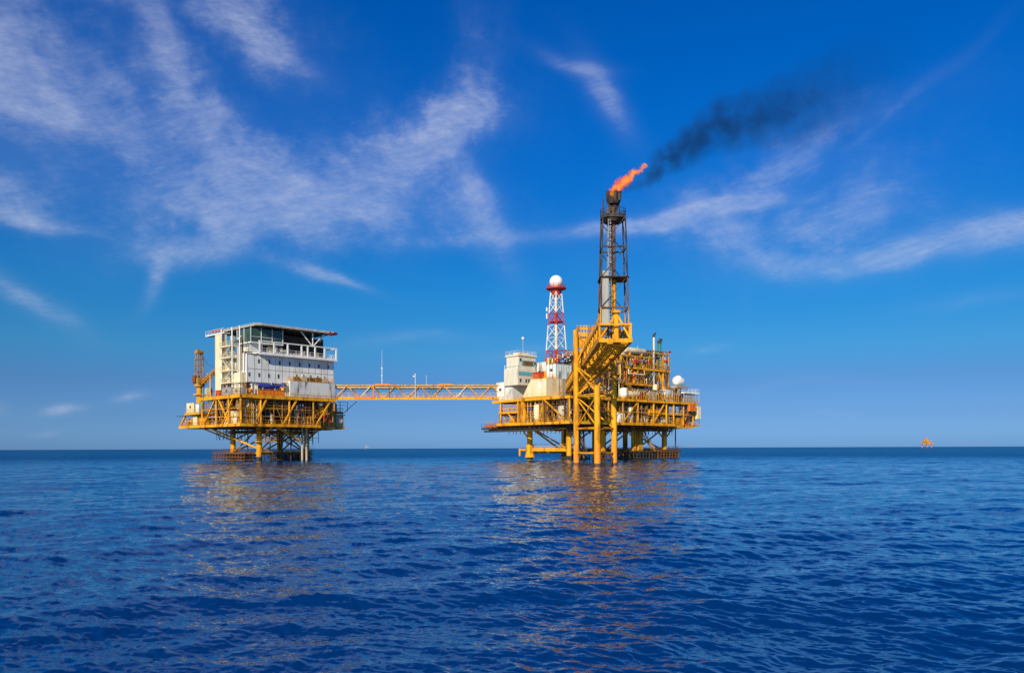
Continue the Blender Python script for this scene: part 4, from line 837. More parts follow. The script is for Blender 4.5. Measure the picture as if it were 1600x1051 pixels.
part('frame', MB().bar((49.8, 1.6, 9.1), (49.8, 1.6, 12.0), 0.25).bar((49.8, 1.6, 12.0), (52.4, 1.6, 12.4), 0.2).bar((49.8, 1.6, 10.2), (51.6, 1.6, 12.2), 0.15), 'dark', t)
part('drum', MB().tube((50.8, 1.0, 11.0), (50.8, 2.2, 11.0), 0.7, n=14), 'dark', t)
deck(tR, 51, 54, 1.0, 5, 9.4, fascia=0.4, name='lower_deck', joist=False)
t = thing('lattice_mast', 'thin antenna frame with guy wire at the right of the top deck', 'mast', RF, (33, 6, 27.6))
part('frame', MB().bar((24, 9, 27.8), (24, 9, 29.4), 0.08).bar((24, 9, 29.3), (34, 9, 28.9), 0.05).bar((34, 9, 27.5), (34, 9, 29), 0.08), 'dark', t)


# =================================================================== SECONDARY STEEL AND CLUTTER
def grid(t, face, c, a0, a1, z0, z1, na, nz, m, w=0.12, seed=0, name='bracing_panel'):
    """light secondary steel in one bay: posts, rails, a few diagonals"""
    q = random.Random(seed); mb = MB(); P = (lambda a, z: (a, c, z)) if face == 'v' else (lambda a, z: (c, a, z))
    for i in range(na+1):
        a = a0+(a1-a0)*i/na + q.uniform(-.2, .2); mb.bar(P(a, z0), P(a, z1), w*q.uniform(.7, 1.3))
    for i in range(1, nz+1):
        z = z0+(z1-z0)*i/(nz+1)+q.uniform(-.2, .2); mb.bar(P(a0, z), P(a1, z), w*q.uniform(.7, 1.4))
    for i in range(na):
        if q.random() < 0.5:
            a, b = a0+(a1-a0)*i/na, a0+(a1-a0)*(i+1)/na
            if q.random() < .5: a, b = b, a
            mb.bar(P(a, z0), P(b, z1), w)
    part(name, mb, m, t)
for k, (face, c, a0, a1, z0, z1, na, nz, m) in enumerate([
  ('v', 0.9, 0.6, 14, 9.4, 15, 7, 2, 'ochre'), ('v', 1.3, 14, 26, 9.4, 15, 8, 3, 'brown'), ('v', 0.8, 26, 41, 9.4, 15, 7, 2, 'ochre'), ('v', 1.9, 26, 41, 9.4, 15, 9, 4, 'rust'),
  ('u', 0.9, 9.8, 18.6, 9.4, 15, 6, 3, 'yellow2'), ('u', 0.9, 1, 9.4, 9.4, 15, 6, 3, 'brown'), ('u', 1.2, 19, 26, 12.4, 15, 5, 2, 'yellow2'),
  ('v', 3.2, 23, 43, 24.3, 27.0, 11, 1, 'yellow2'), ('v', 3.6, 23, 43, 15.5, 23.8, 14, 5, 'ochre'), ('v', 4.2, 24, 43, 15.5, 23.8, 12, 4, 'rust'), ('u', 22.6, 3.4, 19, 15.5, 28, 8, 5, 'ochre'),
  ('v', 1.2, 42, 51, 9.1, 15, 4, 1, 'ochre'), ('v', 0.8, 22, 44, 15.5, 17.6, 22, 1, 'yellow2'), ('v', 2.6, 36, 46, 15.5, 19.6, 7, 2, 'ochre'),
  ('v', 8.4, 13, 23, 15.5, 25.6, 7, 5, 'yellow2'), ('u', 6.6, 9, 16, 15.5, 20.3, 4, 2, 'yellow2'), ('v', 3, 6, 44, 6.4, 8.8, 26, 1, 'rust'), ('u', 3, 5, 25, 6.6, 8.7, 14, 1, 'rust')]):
    grid(tR, face, c, a0, a1, z0, z1, na, nz, m, seed=100+k)
for k, (face, c, a0, a1, z0, z1, na, nz, m) in enumerate([
  ('v', 0.9, 0.6, 12, 9.1, 15.3, 5, 2, 'ochre'), ('v', 1.1, 12, 22, 9.1, 15.3, 9, 3, 'brown'), ('v', 1.9, 12, 22, 9.1, 15.3, 7, 3, 'rust'), ('u', 0.9, 0.6, 20, 9.1, 15.3, 8, 2, 'ochre'),
  ('u', 0.6, 20.5, 32, 9.1, 11.9, 9, 1, 'yellow'), ('v', 3.2, 22.8, 29.4, 8.9, 15.2, 5, 3, 'ochre'), ('v', 3.5, 7, 24, 4.6, 8.4, 10, 2, 'rust'), ('u', 6.2, 7, 24, 5.4, 8.4, 9, 1, 'rust'), ('u', 24, 6, 21, 4.0, 8.4, 6, 2, 'rust')]):
    grid(tL, face, c, a0, a1, z0, z1, na, nz, m, seed=200+k)
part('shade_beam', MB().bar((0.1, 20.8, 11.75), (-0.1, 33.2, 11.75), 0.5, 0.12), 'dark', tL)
for (a, b, za, zb_) in [((9, 7), (22.8, 7), 2.0, 8.4), ((22.8, 7), (9, 7), 2.0, 8.4), ((22.8, 7), (22.8, 20.4), 2.0, 8.4), ((22.8, 20.4), (22.8, 7), 2.0, 8.4), ((9, 20.4), (22.8, 20.4), 2, 8.4), ((9, 20.4), (9, 7), 2, 8.4)]:
    part('brace', MB().tube((a[0], a[1], za), (b[0], b[1], zb_), 0.2, n=8), 'ochre', tL)
for (a, b, za, zb_) in [((18.7, 6), (31, 6), 2.0, 8.6), ((31, 6), (44.3, 6), 2.0, 8.6), ((6, 20.3), (6, 6), 8.6, 2.6), ((18.7, 20.3), (31, 20.3), 2, 8.6), ((44.3, 6), (44.3, 20.3), 2, 8.6)]:
    part('brace', MB().tube((a[0], a[1], za), (b[0], b[1], zb_), 0.22, n=8), 'ochre', tR)
# denser splash-zone frames
def crib(t, u0, u1, v0, v1, m, seed, z1=2.0):
    q = random.Random(seed); mb = MB()
    for i in range(int((u1-u0)*(v1-v0)*0.8)+6):
        u, v = q.uniform(u0, u1), q.uniform(v0, v1); mb.bar((u, v, -2), (u, v, z1*q.uniform(.8, 1.1)), q.uniform(.14, .34))
    for i in range(10):
        v = q.uniform(v0, v1); z = q.uniform(0.1, z1); mb.bar((u0, v, z), (u1, v, z), 0.2)
        u = q.uniform(u0, u1); mb.bar((u, v0, z), (u, v1, z), 0.2)
    mb.box((u0, v0, z1-0.15), (u1, v1, z1-0.05)); mb.rectrail(u0, u1, v0, v1, z1)
    part('landing_frame', mb, m, t)
crib(tL, 7.6, 10.4, 8.5, 23, 'rust', 1); crib(tL, 20.5, 25, 8, 13, 'soot', 2); crib(tL, 12, 20, 5.8, 8, 'rust', 3)
crib(tR, 26, 34, 5, 9, 'soot', 4); crib(tR, 40, 49.5, 3.8, 7, 'rust', 5, 2.3); crib(tR, 34, 41, 4.5, 8.5, 'soot', 6); crib(tR, 8, 16, 8, 12, 'soot', 7)
stair(tR, (6.5, 2.4, 4.0), (1.6, 2.4, 8.9), 0.9, 'dark')
manifold(RF, (1.6, 10.0, 12.2), (7.0, 18.0, 14.9), 16, 61, 'dark cable trays and hoses under the slanted module', ('dark', 'brown', 'soot'), name='cable_bundle')
manifold(RF, (24.0, 2.4, 19.9), (33.6, 6.0, 23.7), 24, 62, 'orange and cream valves on the small mezzanine under the top deck', ('orange', 'cream', 'yellow2', 'rust'))
manifold(RF, (26, 1.2, 15.5), (43, 3.2, 18.4), 30, 63, 'low yellow pipes along the front edge of the upper deck', ('yellow2', 'cream', 'ochre', 'rust', 'steel'))
manifold(RF, (9, 8.0, 15.5), (13.4, 9.0, 19.9), 12, 64, 'pipes climbing the dark grey base module', ('yellow2', 'cream', 'rust'))
manifold(RF, (9.4, 16.4, 22.5), (13, 17.4, 26.6), 14, 65, 'small white and orange pipes in front of the weathered plant module', ('white', 'orange', 'cream', 'yellow2'))
manifold(RF, (23.5, 5, 27.7), (42.5, 9, 29.6), 26, 66, 'cream and rusty pipes strewn over the roof of the machinery hall', ('cream', 'white', 'yellow2', 'rust', 'ochre'))
manifold(RF, (42.6, 1.2, 15.5), (46, 6.5, 19.4), 18, 67, 'grey and ochre pipes at the foot of the white rounded tank', ('grey', 'steel', 'ochre', 'dark'))
manifold(RF, (46.2, 0.6, 10.2), (51, 3.6, 14.8), 14, 68, 'sparse hanging pipes under the right tip of the upper deck', ('dark', 'grey', 'ochre'), rmax=0.12)
manifold(LF, (0.8, 20.8, 9.1), (3.0, 25.5, 12), 12, 71, 'orange and cream pipes below the crane side deck', ('orange', 'cream', 'yellow2'))
manifold(LF, (1.4, 0.8, 9.1), (5.5, 3.2, 15.1), 16, 72, 'yellow and cream pipes at the near corner of the left platform', ('yellow2', 'cream', 'ochre'))
manifold(LF, (23.0, 1.4, 9.4), (27.2, 3.0, 15.2), 16, 73, 'rust-coloured pipes at the right corner of the left platform', ('rust', 'brown', 'ochre', 'yellow2'))
manifold(LF, (1.0, 1.6, 16.1), (2.6, 11, 19.0), 16, 74, 'orange and grey pipes at the foot of the quarters end wall', ('orange', 'yellow2', 'grey', 'white'))

cabin(RF, (24.6, 4.4, 27.0), (28.5, 7.5, 28.9), 'low cream plant box on the roof just right of the flare bridge', 'cream', name='plant_box', cat='box', doors=0)
cabin(RF, (31.0, 0.8, 15.5), (34.2, 2.6, 17.6), 'tan cabinet in the middle of the front edge of the upper deck', 'beige', name='equipment_cabinet', cat='cabinet', doors=2, vent=False)
cabin(RF, (38.4, 1.0, 15.5), (41.6, 3.0, 18.8), 'stained pale cabin right of the middle of the upper deck', 'stained', doors=1)
cabin(RF, (45.2, 4.6, 15.5), (49.2, 7.5, 19.2), 'dark grey cabin behind the legs of the white rounded tank', 'grey', doors=0)
vtank(RF, (35.2, 2.0, 15.5), 4.6, 0.7, 'slender cream vessel on the upper deck below the grey diagonal struts', 'cream')
vtank(RF, (28.0, 3.4, 19.9), 3.2, 0.6, 'small orange vessel on the mezzanine', 'orange')
vtank(RF, (33.2, 1.2, 9.4), 3.6, 0.6, 'cream vessel in the right half of the lower deck', 'cream')
vtank(RF, (24.0, 1.3, 9.4), 4.2, 0.7, 'grey vessel on the lower deck beside the white cabinet', 'steel')
vtank(RF, (10.6, 1.4, 9.4), 4.4, 0.65, 'cream vessel between the near corner and the tripod', 'cream')
htank(RF, (29.5, 4.2, 12.4), 6.0, 0.8, 'u', 'long rusty cylinder hung halfway between the decks', 'rust')
htank(RF, (39.0, 1.8, 9.1), 3.6, 0.7, 'u', 'short pale cylinder left of the bright yellow box', 'stained')
manifold(RF, (8.0, 1.0, 15.5), (14, 4.5, 18.6), 20, 81, 'cream and rusty pipes on the upper deck left of the tripod legs', ('cream', 'rust', 'ochre', 'steel'))
manifold(RF, (14.5, 2.0, 16.0), (22, 8.2, 25.6), 34, 82, 'tall mixed pipework in the shade behind the flare bridge', ('ochre', 'rust', 'steel', 'yellow2', 'cream', 'brown'))
manifold(LF, (5.4, 1.2, 12.2), (14, 3.4, 15.3), 18, 83, 'thin pipes slung below the upper deck in front of the duct room', ('ochre', 'grey', 'rust', 'yellow2'), rmax=0.14)
stair(tR, (26.0, 1.0, 15.5), (22.8, 1.0, 19.8), 0.8, 'ochre')
stair(tR, (43.6, 4.0, 19.6), (40.0, 2.2, 24.2), 0.8, 'ochre')

# =================================================================== FLARE BRIDGE, TRIPOD, TOWER
FB = Frame(13.96, 107.5, 90 - 1.15)      # u runs away from the camera along the flare bridge, v to the left
tT = thing('flare_tripod', 'three-legged yellow jacket with cross bracing standing in the sea in front of the large platform', 'jacket', WF, (14.3, 136, 0))
LA, LB, LC = (11.15, 138.0), (17.45, 136.0), (14.0, 130.5)
for (p, zt_, r) in ((LA, 23.4, 0.47), (LB, 18.0, 0.5), (LC, 13.2, 0.52)):
    o = part('leg', MB().tube((p[0], p[1], -8), (p[0], p[1], zt_), r, n=20), 'yellow', tT)
    part('splash_band', MB().tube((p[0], p[1], -7.9), (p[0], p[1], 0.45), r+0.03, n=20), 'rust', o)
    part('sleeve', MB().tube((p[0], p[1], 0.5), (p[0], p[1], 3.6), r+0.03, n=20), 'sleeve', o)
def br(a, b, za, zb_, r=0.16, m='yellow'): part('brace', MB().tube((a[0], a[1], za), (b[0], b[1], zb_), r, n=10), m, tT)
for z in (2.1, 6.3, 11.9):
    br(LA, LC, z, z, 0.17); br(LC, LB, z, z, 0.17); br(LA, LB, z+0.01, z+0.01, 0.17)
br(LA, LC, 11.7, 6.4, 0.13); br(LC, LA, 11.7, 6.4, 0.13); br(LA, LB, 11.9, 6.3, 0.13); br(LC, LB, 11.8, 7.6, 0.16); br(LA, LC, 17.0, 12.0, 0.15); br(LC, LB, 12.9, 17.2, 0.15)
br(LA, LB, 17.2, 12, 0.15); br(LB, LA, 17.2, 12, 0.15); br(LB, (16.0, 134), 1.8, -1.5, 0.18, 'soot')
# portal head over the bridge
mb = MB()
for (x, y) in ((11.3, 137.8), (15.1, 137.8), (11.3, 143.5), (15.1, 143.5)): mb.bar((x, y, 17.3), (x, y, 23.6), 0.3)
for y in (137.8, 143.5):
    for z in (23.6, 22.4): mb.bar((11.3, y, z), (15.1, y, z), 0.32)
    mb.bar((11.4, y, 18), (13.2, y, 22.4), 0.22); mb.bar((15, y, 18), (13.2, y, 22.4), 0.22); mb.bar((11.4, y, 22.3), (15, y, 19.6), 0.16)
for x in (11.3, 15.1): mb.bar((x, 137.8, 23.6), (x, 143.5, 23.6), 0.3); mb.bar((x, 137.8, 18), (x, 143.5, 23.4), 0.2)
for k in range(8): mb.bar((11.5+k*0.5, 137.7, 22.5), (11.5+k*0.5, 137.7, 24.1), 0.14)
mb.bar((11.2, 137.7, 24.1), (15.2, 137.7, 24.1), 0.1)
part('portal_frame', mb, 'yellow', tT)
part('portal_panel', MB().box((11.6, 138.1, 20.4), (14.9, 138.2, 22.2)), 'yellow2', tT)

tF = thing('flare_bridge', 'heavy yellow box-truss bridge reaching out over the tripod towards the viewer, ribbed underside', 'bridge', FB, (50, 0, 17.3))
FL, hw, zb, zt = 97, 2.12, 17.45, 19.65
for v in (-hw, hw):
    part('chord', MB().bar((0, v, zb+0.1), (FL, v, zb+0.1), 0.4, 0.75), 'yellow', tF)
    part('chord', MB().bar((0, v, zt), (FL, v, zt), 0.32, 0.32), 'yellow', tF)
    n = 28; mb = MB()
    for i in range(n):
        a, b = FL*i/n, FL*(i+1)/n
        mb.bar((a, v, zb), (a, v, zt), 0.2); mb.bar((a, v, zb if i % 2 else zt), (b, v, zt if i % 2 else zb), 0.2)
    part('side_truss', mb, 'yellow', tF)
mb = MB(); n = 44
for i in range(n+1): a = FL*i/n; mb.bar((a, -hw, zb-0.02), (a, hw, zb-0.02), 0.5, 0.28)
part('cross_beams', mb, 'yellow', tF)
part('floor_plate', MB().box((0.1, -0.3, zb+0.2), (FL, 0.3, zb+0.26)), 'yellow2', tF)
mb = MB(); n = 14
for i in range(n): a, b = FL*i/n, FL*(i+1)/n; mb.bar((a, -hw, zt), (b, hw, zt), 0.16); mb.bar((a, hw, zt), (b, -hw, zt), 0.16); mb.bar((a, -hw, zt), (a, hw, zt), 0.2)
part('top_bracing', mb, 'yellow', tF)
part('end_frame', MB().bar((-0.1, -hw-0.2, zb), (-0.1, hw+0.2, zb), 0.35, 0.5).bar((-0.1, hw, zt), (-0.1, 0.5, zt), 0.25), 'yellow', tF)
for v, r, m in ((1.2, 0.28, 'yellow2'), (0.3, 0.22, 'steel'), (-0.9, 0.3, 'yellow2')):
    part('pipe', MB().tube((1.8, v, zt-0.6), (FL, v, zt-0.6), r, n=10), m, tF)
part('handrail', MB().rail([(0, hw, zt+0.15), (40, hw, zt+0.15)], step=1.6), 'yellow', tF)

tV = thing('flare_tower', 'tall sooty lattice flare tower with grey pipes and ringed platform, burning at its tip', 'flare stack', FB, (2.1, 0, 17.9))
cu, cv = 2.1, 0.0; z0, z1 = 19.6, 34.4
def fp(k, z, z0=17.7):
    f = (z-z0)/(z1-z0); h = 1.98+(1.52-1.98)*f; a = [(-1,1),(-1,-1),(1,-1),(1,1)][k % 4]; return (cu+a[0]*h, cv+a[1]*h, z)
levels = [17.7, 22.0, 26.2, 30.3, 34.4]
for k in range(4):
    for i, (a, b) in enumerate(zip(levels, levels[1:])):
        part('tower_leg', MB().tube(fp(k, a), fp(k, b), 0.095, n=8), 'yellow2' if i < 1 else ('rust' if i < 2 else 'soot'), tV)
for i, (a, b) in enumerate(zip(levels, levels[1:])):
    mb = MB()
    for k in range(4):
        mb.tube(fp(k, b), fp(k+1, b), 0.11 if i < 3 else 0.07, n=6)
        if i > 0 or k: mb.tube(fp(k, a), fp(k+1, b), 0.055, n=6)
    part('lattice', mb, 'rust' if i < 1 else 'soot', tV)
part('ring_platform', MB().box((cu-2.0, cv-2.0, 26.1), (cu+2.0, cv+2.0, 26.22)), 'soot', tV)
part('flare_pipe', MB().tube((cu-0.2, cv-0.1, 18), (cu-0.2, cv-0.1, 26), 0.30, n=14), 'yellow2', tV)
part('flare_pipe', MB().tube((cu-0.2, cv-0.1, 26), (cu-0.2, cv-0.1, 36), 0.22, n=14), 'rust', tV)
part('flare_pipe', MB().tube((cu+0.2, cv+0.75, 18), (cu+0.2, cv+0.6, 36.2), 0.16, n=12), 'tan', tV)
part('flare_pipe', MB().tube((cu+0.5, cv+0.2, 18), (cu+0.5, cv+0.2, 36), 0.13, n=12), 'soot', tV)
part('duct', MB().box((cu-1.7, cv+0.78, 19.4), (cu-0.9, cv+1.8, 27.0)), 'grey', tV)
mb = MB()
for k in (0, 0.45): mb.bar((cu-1.6, cv+0.35+k*0.7, 19), (cu-1.2, cv+0.5+k*0.6, 34.4), 0.06)
for i in range(34): mb.bar((cu-1.5, cv+0.35, 19.4+i*0.44), (cu-1.5, cv+0.72, 19.4+i*0.44), 0.05)
for i in range(20): mb.tube((cu-1.9, cv+0.5, 19.8+i*0.75), (cu-1.1, cv+0.5, 19.8+i*0.75), 0.04, n=6)
part('ladder', mb, 'grey', tV)
mb = MB().tube((cu, cv, 34.35), (cu, cv, 34.7), 1.75, n=20).tube((cu, cv, 33.9), (cu, cv, 34.35), 1.2, 1.65, n=16)
for i in range(14):
    a = i*2*math.pi/14; b = a+2*math.pi/14; mb.rail([(cu+1.72*math.cos(a), cv+1.72*math.sin(a), 34.7), (cu+1.72*math.cos(b), cv+1.72*math.sin(b), 34.7)], h=1.0, step=1.2, t=0.06)
part('top_platform', mb, 'soot', tV)
part('pilot_pipe', MB().tube((cu, cv+1.35, 34.7), (cu, cv+1.35, 37.2), 0.09).tube((cu, cv+0.95, 34.7), (cu, cv+0.95, 36.2), 0.06).tube((cu, cv-0.9, 34.7), (cu, cv-0.8, 37), 0.06), 'soot', tV)
for (dx, dy, lean) in ((0, 0.62, 0.2), (0.3, 0.1, 0), (-0.2, -0.32, -0.1), (0.1, -0.8, -0.25)):
    part('burner', MB().tube((cu+dx*0.6, cv+dy*0.5, 35.5), (cu+dx, cv+dy+lean*0.3, 37.0), 0.13, 0.2, n=10).tube((cu+dx, cv+dy+lean*0.3, 37.0), (cu+dx, cv+dy+lean*0.5, 38.3), 0.25, 0.29, n=12), 'soot', tV)
part('burner_ring', MB().tube((cu, cv-0.1, 36.5), (cu, cv-0.1, 36.9), 0.75, 0.95, n=14), 'soot', tV)
part('base_bracing', MB().bar((cu-2, cv+2, 17.8), (cu-1.2, cv-0.3, 21.4), 0.22).bar((cu-2, cv-2, 17.8), (cu-1.2, cv-0.3, 21.4), 0.22).tube((cu-1.2, cv-0.3, 17.6), (cu-1.2, cv-0.3, 21.5), 0.36, n=12).box((cu-1.9, cv-0.75, 21.3), (cu-0.6, cv+0.15, 21.6)), 'yellow', tV)

# =================================================================== FLAME AND SMOKE
def plume(name, pts, radii, seed, n=18, lump=0.25):
    q = random.Random(seed); vs = []; fs = []; m = len(pts)
    for j, (p, r) in enumerate(zip(pts, radii)):
        p = Vector(p); d = (Vector(pts[min(m-1, j+1)]) - Vector(pts[max(0, j-1)])).normalized(); a = d.cross(Vector((0, 1, 0))).normalized(); b = a.cross(d)
        for i in range(n):
            t = 2*math.pi*i/n; rr = r*(1+q.uniform(-lump, lump)); vs.append(p+(a*math.cos(t)+b*math.sin(t))*rr)
    fs = [(j*n+i, j*n+(i+1) % n, (j+1)*n+(i+1) % n, (j+1)*n+i) for j in range(m-1) for i in range(n)] + [tuple(range(n))[::-1], tuple(range((m-1)*n, m*n))]
    o0 = Vector(pts[0]); me = bpy.data.meshes.new(name); me.from_pydata([v-o0 for v in vs], [], fs); me.update()
    bm = bmesh.new(); bm.from_mesh(me); bmesh.ops.recalc_face_normals(bm, faces=bm.faces); bm.to_mesh(me); bm.free()
    o = bpy.data.objects.new(name, me); COL.objects.link(o); o.location = o0; return o
def vol_mat(name, build):
    m = bpy.data.materials.new(name); m.use_nodes = True; N = m.node_tree.nodes; L = m.node_tree.links
    for n in list(N): N.remove(n)
    out = N.new('ShaderNodeOutputMaterial'); L.new(build(N, L), out.inputs['Volume']); return m
def radial(N, L, p0, p1, r0, r1, nscale, seed, warp):
    """density factor: 1 on the plume axis, 0 at its edge, broken by noise (object space)"""
    t = N.new('ShaderNodeTexCoord'); nz = N.new('ShaderNodeTexNoise'); nz.inputs['Scale'].default_value = nscale; nz.inputs['Detail'].default_value = 5; nz.inputs['Roughness'].default_value = 0.6
    mp = N.new('ShaderNodeMapping'); mp.inputs['Location'].default_value = (seed, seed*2, 0); L.new(t.outputs['Object'], mp.inputs[0]); L.new(mp.outputs[0], nz.inputs['Vector'])
    return t, nz
fx, fy, fz = FB.w(2.1, 0, 0)[0], FB.w(2.1, 0, 0)[1], 0
F0 = Vector((fx-0.25, fy, 37.6))
axis_f = [F0, F0+Vector((0.45, 0, 0.9)), F0+Vector((1.3, 0.1, 1.6)), F0+Vector((2.3, 0.1, 2.3)), F0+Vector((3.2, 0.2, 3.1)), F0+Vector((4.2, 0.2, 3.8)), F0+Vector((5.0, 0.2, 4.4))]
rad_f = [0.7, 1.05, 1.15, 1.05, 0.85, 0.65, 0.4]
fl = plume('flame', [tuple(p) for p in axis_f], rad_f, 3)
fl['label'] = 'bright orange-red flame blown to the right from the flare tower tip'; fl['category'] = 'flame'
def dist_to_axis(N, L, pts, radii, coord, origin):
    """min over segments of distance/radius, in object space"""
    best = None
    for (a, b, ra, rb) in zip(pts, pts[1:], radii, radii[1:]):
        a = Vector(a)-origin; b = Vector(b)-origin; d = b-a; l2 = d.length_squared
        s = N.new('ShaderNodeVectorMath'); s.operation = 'SUBTRACT'; L.new(coord, s.inputs[0]); s.inputs[1].default_value = a
        dt = N.new('ShaderNodeVectorMath'); dt.operation = 'DOT_PRODUCT'; L.new(s.outputs[0], dt.inputs[0]); dt.inputs[1].default_value = d/l2
        tt = M_(N, L, 'MULTIPLY', dt.outputs['Value'], 1.0, True)
        sc = N.new('ShaderNodeVectorMath'); sc.operation = 'SCALE'; sc.inputs[0].default_value = d; L.new(tt, sc.inputs['Scale'])
        df = N.new('ShaderNodeVectorMath'); df.operation = 'SUBTRACT'; L.new(s.outputs[0], df.inputs[0]); L.new(sc.outputs[0], df.inputs[1])
        ln = N.new('ShaderNodeVectorMath'); ln.operation = 'LENGTH'; L.new(df.outputs[0], ln.inputs[0])
        rr = M_(N, L, 'ADD', M_(N, L, 'MULTIPLY', tt, rb-ra), ra)
        q = M_(N, L, 'DIVIDE', ln.outputs['Value'], rr); best = q if best is None else M_(N, L, 'MINIMUM', best, q)
    return best
def warped(N, L, scale, amt, detail=4):
    t = N.new('ShaderNodeTexCoord'); nz = N.new('ShaderNodeTexNoise'); nz.inputs['Scale'].default_value = scale; nz.inputs['Detail'].default_value = detail; nz.inputs['Roughness'].default_value = 0.6; L.new(t.outputs['Object'], nz.inputs['Vector'])
    s = N.new('ShaderNodeVectorMath'); s.operation = 'SUBTRACT'; L.new(nz.outputs['Color'], s.inputs[0]); s.inputs[1].default_value = (0.5, 0.5, 0.5)
    c = N.new('ShaderNodeVectorMath'); c.operation = 'SCALE'; L.new(s.outputs[0], c.inputs[0]); c.inputs['Scale'].default_value = amt
    a = N.new('ShaderNodeVectorMath'); a.operation = 'ADD'; L.new(t.outputs['Object'], a.inputs[0]); L.new(c.outputs[0], a.inputs[1]); return t.outputs['Object'], a.outputs[0]
def flame_build(N, L):
    co, wc = warped(N, L, 1.1, 2.6, 5)
    d = dist_to_axis(N, L, axis_f, [r*0.72 for r in rad_f], wc, axis_f[0])
    f = N.new('ShaderNodeMapRange'); f.inputs[1].default_value = 1.0; f.inputs[2].default_value = 0.45; f.inputs[3].default_value = 0; f.inputs[4].default_value = 1; L.new(d, f.inputs[0])
    nz = N.new('ShaderNodeTexNoise'); nz.inputs['Scale'].default_value = 1.8; nz.inputs['Detail'].default_value = 4; L.new(co, nz.inputs['Vector'])
    heat = M_(N, L, 'MULTIPLY', f.outputs[0], M_(N, L, 'ADD', nz.outputs['Fac'], 0.25))
    cr = N.new('ShaderNodeValToRGB'); e = cr.color_ramp.elements; e[0].position = 0.12; e[0].color = (0.9, 0.06, 0.012, 1); e[1].position = 0.85; e[1].color = (1, 0.50, 0.04, 1); k = e.new(0.45); k.color = (1.0, 0.12, 0.012, 1)
    L.new(heat, cr.inputs[0])
    v = N.new('ShaderNodeVolumePrincipled'); v.inputs['Color'].default_value = (0.4, 0.1, 0.05, 1)
    L.new(M_(N, L, 'MULTIPLY', f.outputs[0], 2.6), v.inputs['Density']); L.new(cr.outputs[0], v.inputs['Emission Color'])
    L.new(M_(N, L, 'MULTIPLY', M_(N, L, 'POWER', f.outputs[0], 1.4), 2.4), v.inputs['Emission Strength']); return v.outputs[0]
fl.data.materials.append(vol_mat('burning_gas', flame_build))
S = lambda px, py, y: Vector(((px-800)*y/1244, y, CAM_H+(700.4-py)*y/1244))
axis_s = [F0+Vector((1.6, 0.5, 1.0)), F0+Vector((4.4, 0.7, 2.4)), F0+Vector((7.4, 1, 5.0)), F0+Vector((11.0, 1.5, 7.2)), F0+Vector((15.4, 2, 10.4)), F0+Vector((20.5, 2.5, 11.6)), F0+Vector((27, 3.5, 13.2)), F0+Vector((35, 5, 16.4)), F0+Vector((46, 7, 21))]
rad_s = [0.8, 1.6, 2.3, 2.8, 3.8, 4.8, 6.2, 8.0, 9.0]
sm = plume('smoke_plume', [tuple(p) for p in axis_s], [r*1.25 for r in rad_s], 5, lump=0.1)
sm['label'] = 'thin dark smoke trail drifting up to the right from the flare flame'; sm['category'] = 'smoke'
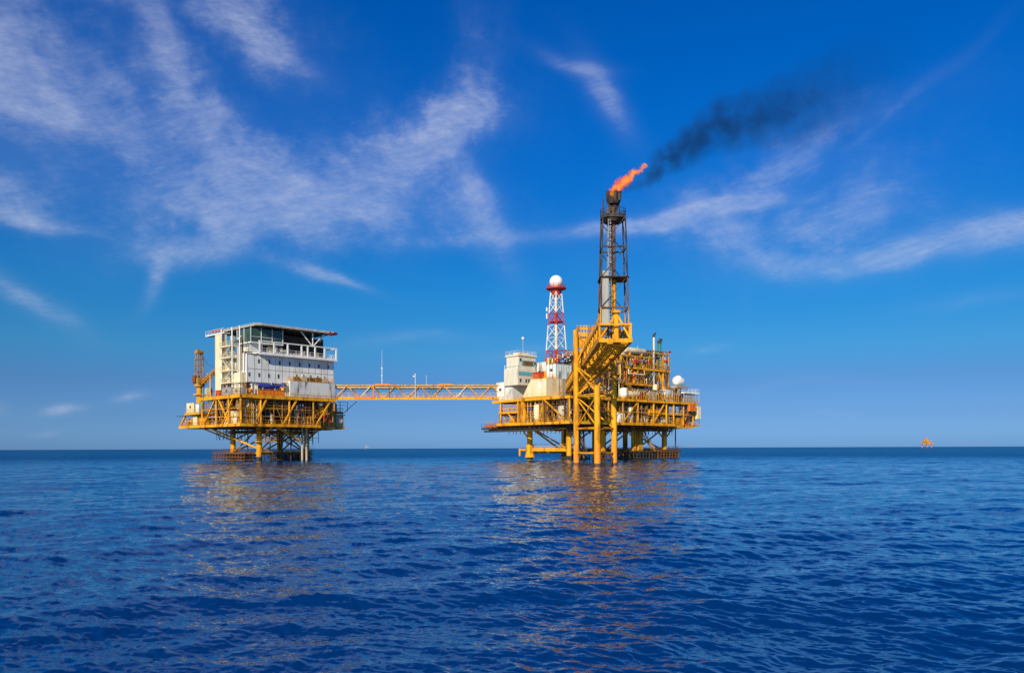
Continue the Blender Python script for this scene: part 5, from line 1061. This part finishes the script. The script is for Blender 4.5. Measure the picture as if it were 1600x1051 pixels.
def smoke_build(N, L):
    co, wc = warped(N, L, 0.26, 4.6, 6)
    d = dist_to_axis(N, L, axis_s, rad_s, wc, axis_s[0])
    f = N.new('ShaderNodeMapRange'); f.inputs[1].default_value = 1.05; f.inputs[2].default_value = 0.1; f.inputs[3].default_value = 0; f.inputs[4].default_value = 1; L.new(d, f.inputs[0])
    nz = N.new('ShaderNodeTexNoise'); nz.inputs['Scale'].default_value = 0.42; nz.inputs['Detail'].default_value = 7; nz.inputs['Roughness'].default_value = 0.7; L.new(co, nz.inputs['Vector'])
    g = N.new('ShaderNodeMapRange'); g.inputs[1].default_value = 0.36; g.inputs[2].default_value = 0.74; L.new(nz.outputs['Fac'], g.inputs[0])
    sx = N.new('ShaderNodeSeparateXYZ'); L.new(co, sx.inputs[0])
    fade = N.new('ShaderNodeMapRange'); fade.inputs[1].default_value = 0; fade.inputs[2].default_value = 52; fade.inputs[3].default_value = 1; fade.inputs[4].default_value = 0.0; L.new(sx.outputs[0], fade.inputs[0])
    fd = M_(N, L, 'ADD', M_(N, L, 'POWER', fade.outputs[0], 3.0), 0.0)
    v = N.new('ShaderNodeVolumePrincipled'); v.inputs['Color'].default_value = (0.03, 0.03, 0.035, 1)
    L.new(M_(N, L, 'MULTIPLY', M_(N, L, 'MULTIPLY', f.outputs[0], g.outputs[0]), M_(N, L, "MULTIPLY", fd, 1.25)), v.inputs['Density']); return v.outputs[0]
sm.data.materials.append(vol_mat('soot_smoke', smoke_build))

# =================================================================== FAR PLATFORMS
def far_rig(x, y, s, label, m, m2, group=None):
    fr = Frame(x, y, 20); t = thing('distant_platform', label, 'oil platform', fr, (0, 0, 0), 'oil platforms on the horizon')
    for (u, v) in ((-8, -8), (8, -8), (8, 8), (-8, 8)): part('leg', MB().tube((u*s, v*s, -5), (u*s, v*s, 12*s), 1.1*s), m2, t)
    part('deck', MB().box((-13*s, -11*s, 11*s), (15*s, 11*s, 13*s)).box((-10*s, -10*s, 17*s), (9*s, 10*s, 18.5*s)), m, t)
    part('module', MB().box((-8*s, -9*s, 13*s), (3*s, 6*s, 17*s)).box((-6*s, -6*s, 18.5*s), (0, 2*s, 24*s)), m, t)
    part('crane_boom', MB().bar((6*s, 0, 18*s), (22*s, 0, 16*s), 1.2*s).bar((6*s, 0, 13*s), (6*s, 0, 22*s), 1.4*s), m2, t)
    part('mast', MB().bar((-3*s, 0, 24*s), (-3*s, 0, 33*s), 1.0*s), m2, t)
far_rig(1150, 2208, 1.0, 'tiny pale orange oil rig on the horizon at the far right', 'yellow2', 'orange')
far_rig(-812, 4450, 0.8, 'pale oil rig, barely visible on the horizon below the long bridge', 'beige', 'grey')
far_rig(1780, 7900, 1.2, 'faintest speck of a rig on the horizon just right of the large platform', 'grey', 'grey')
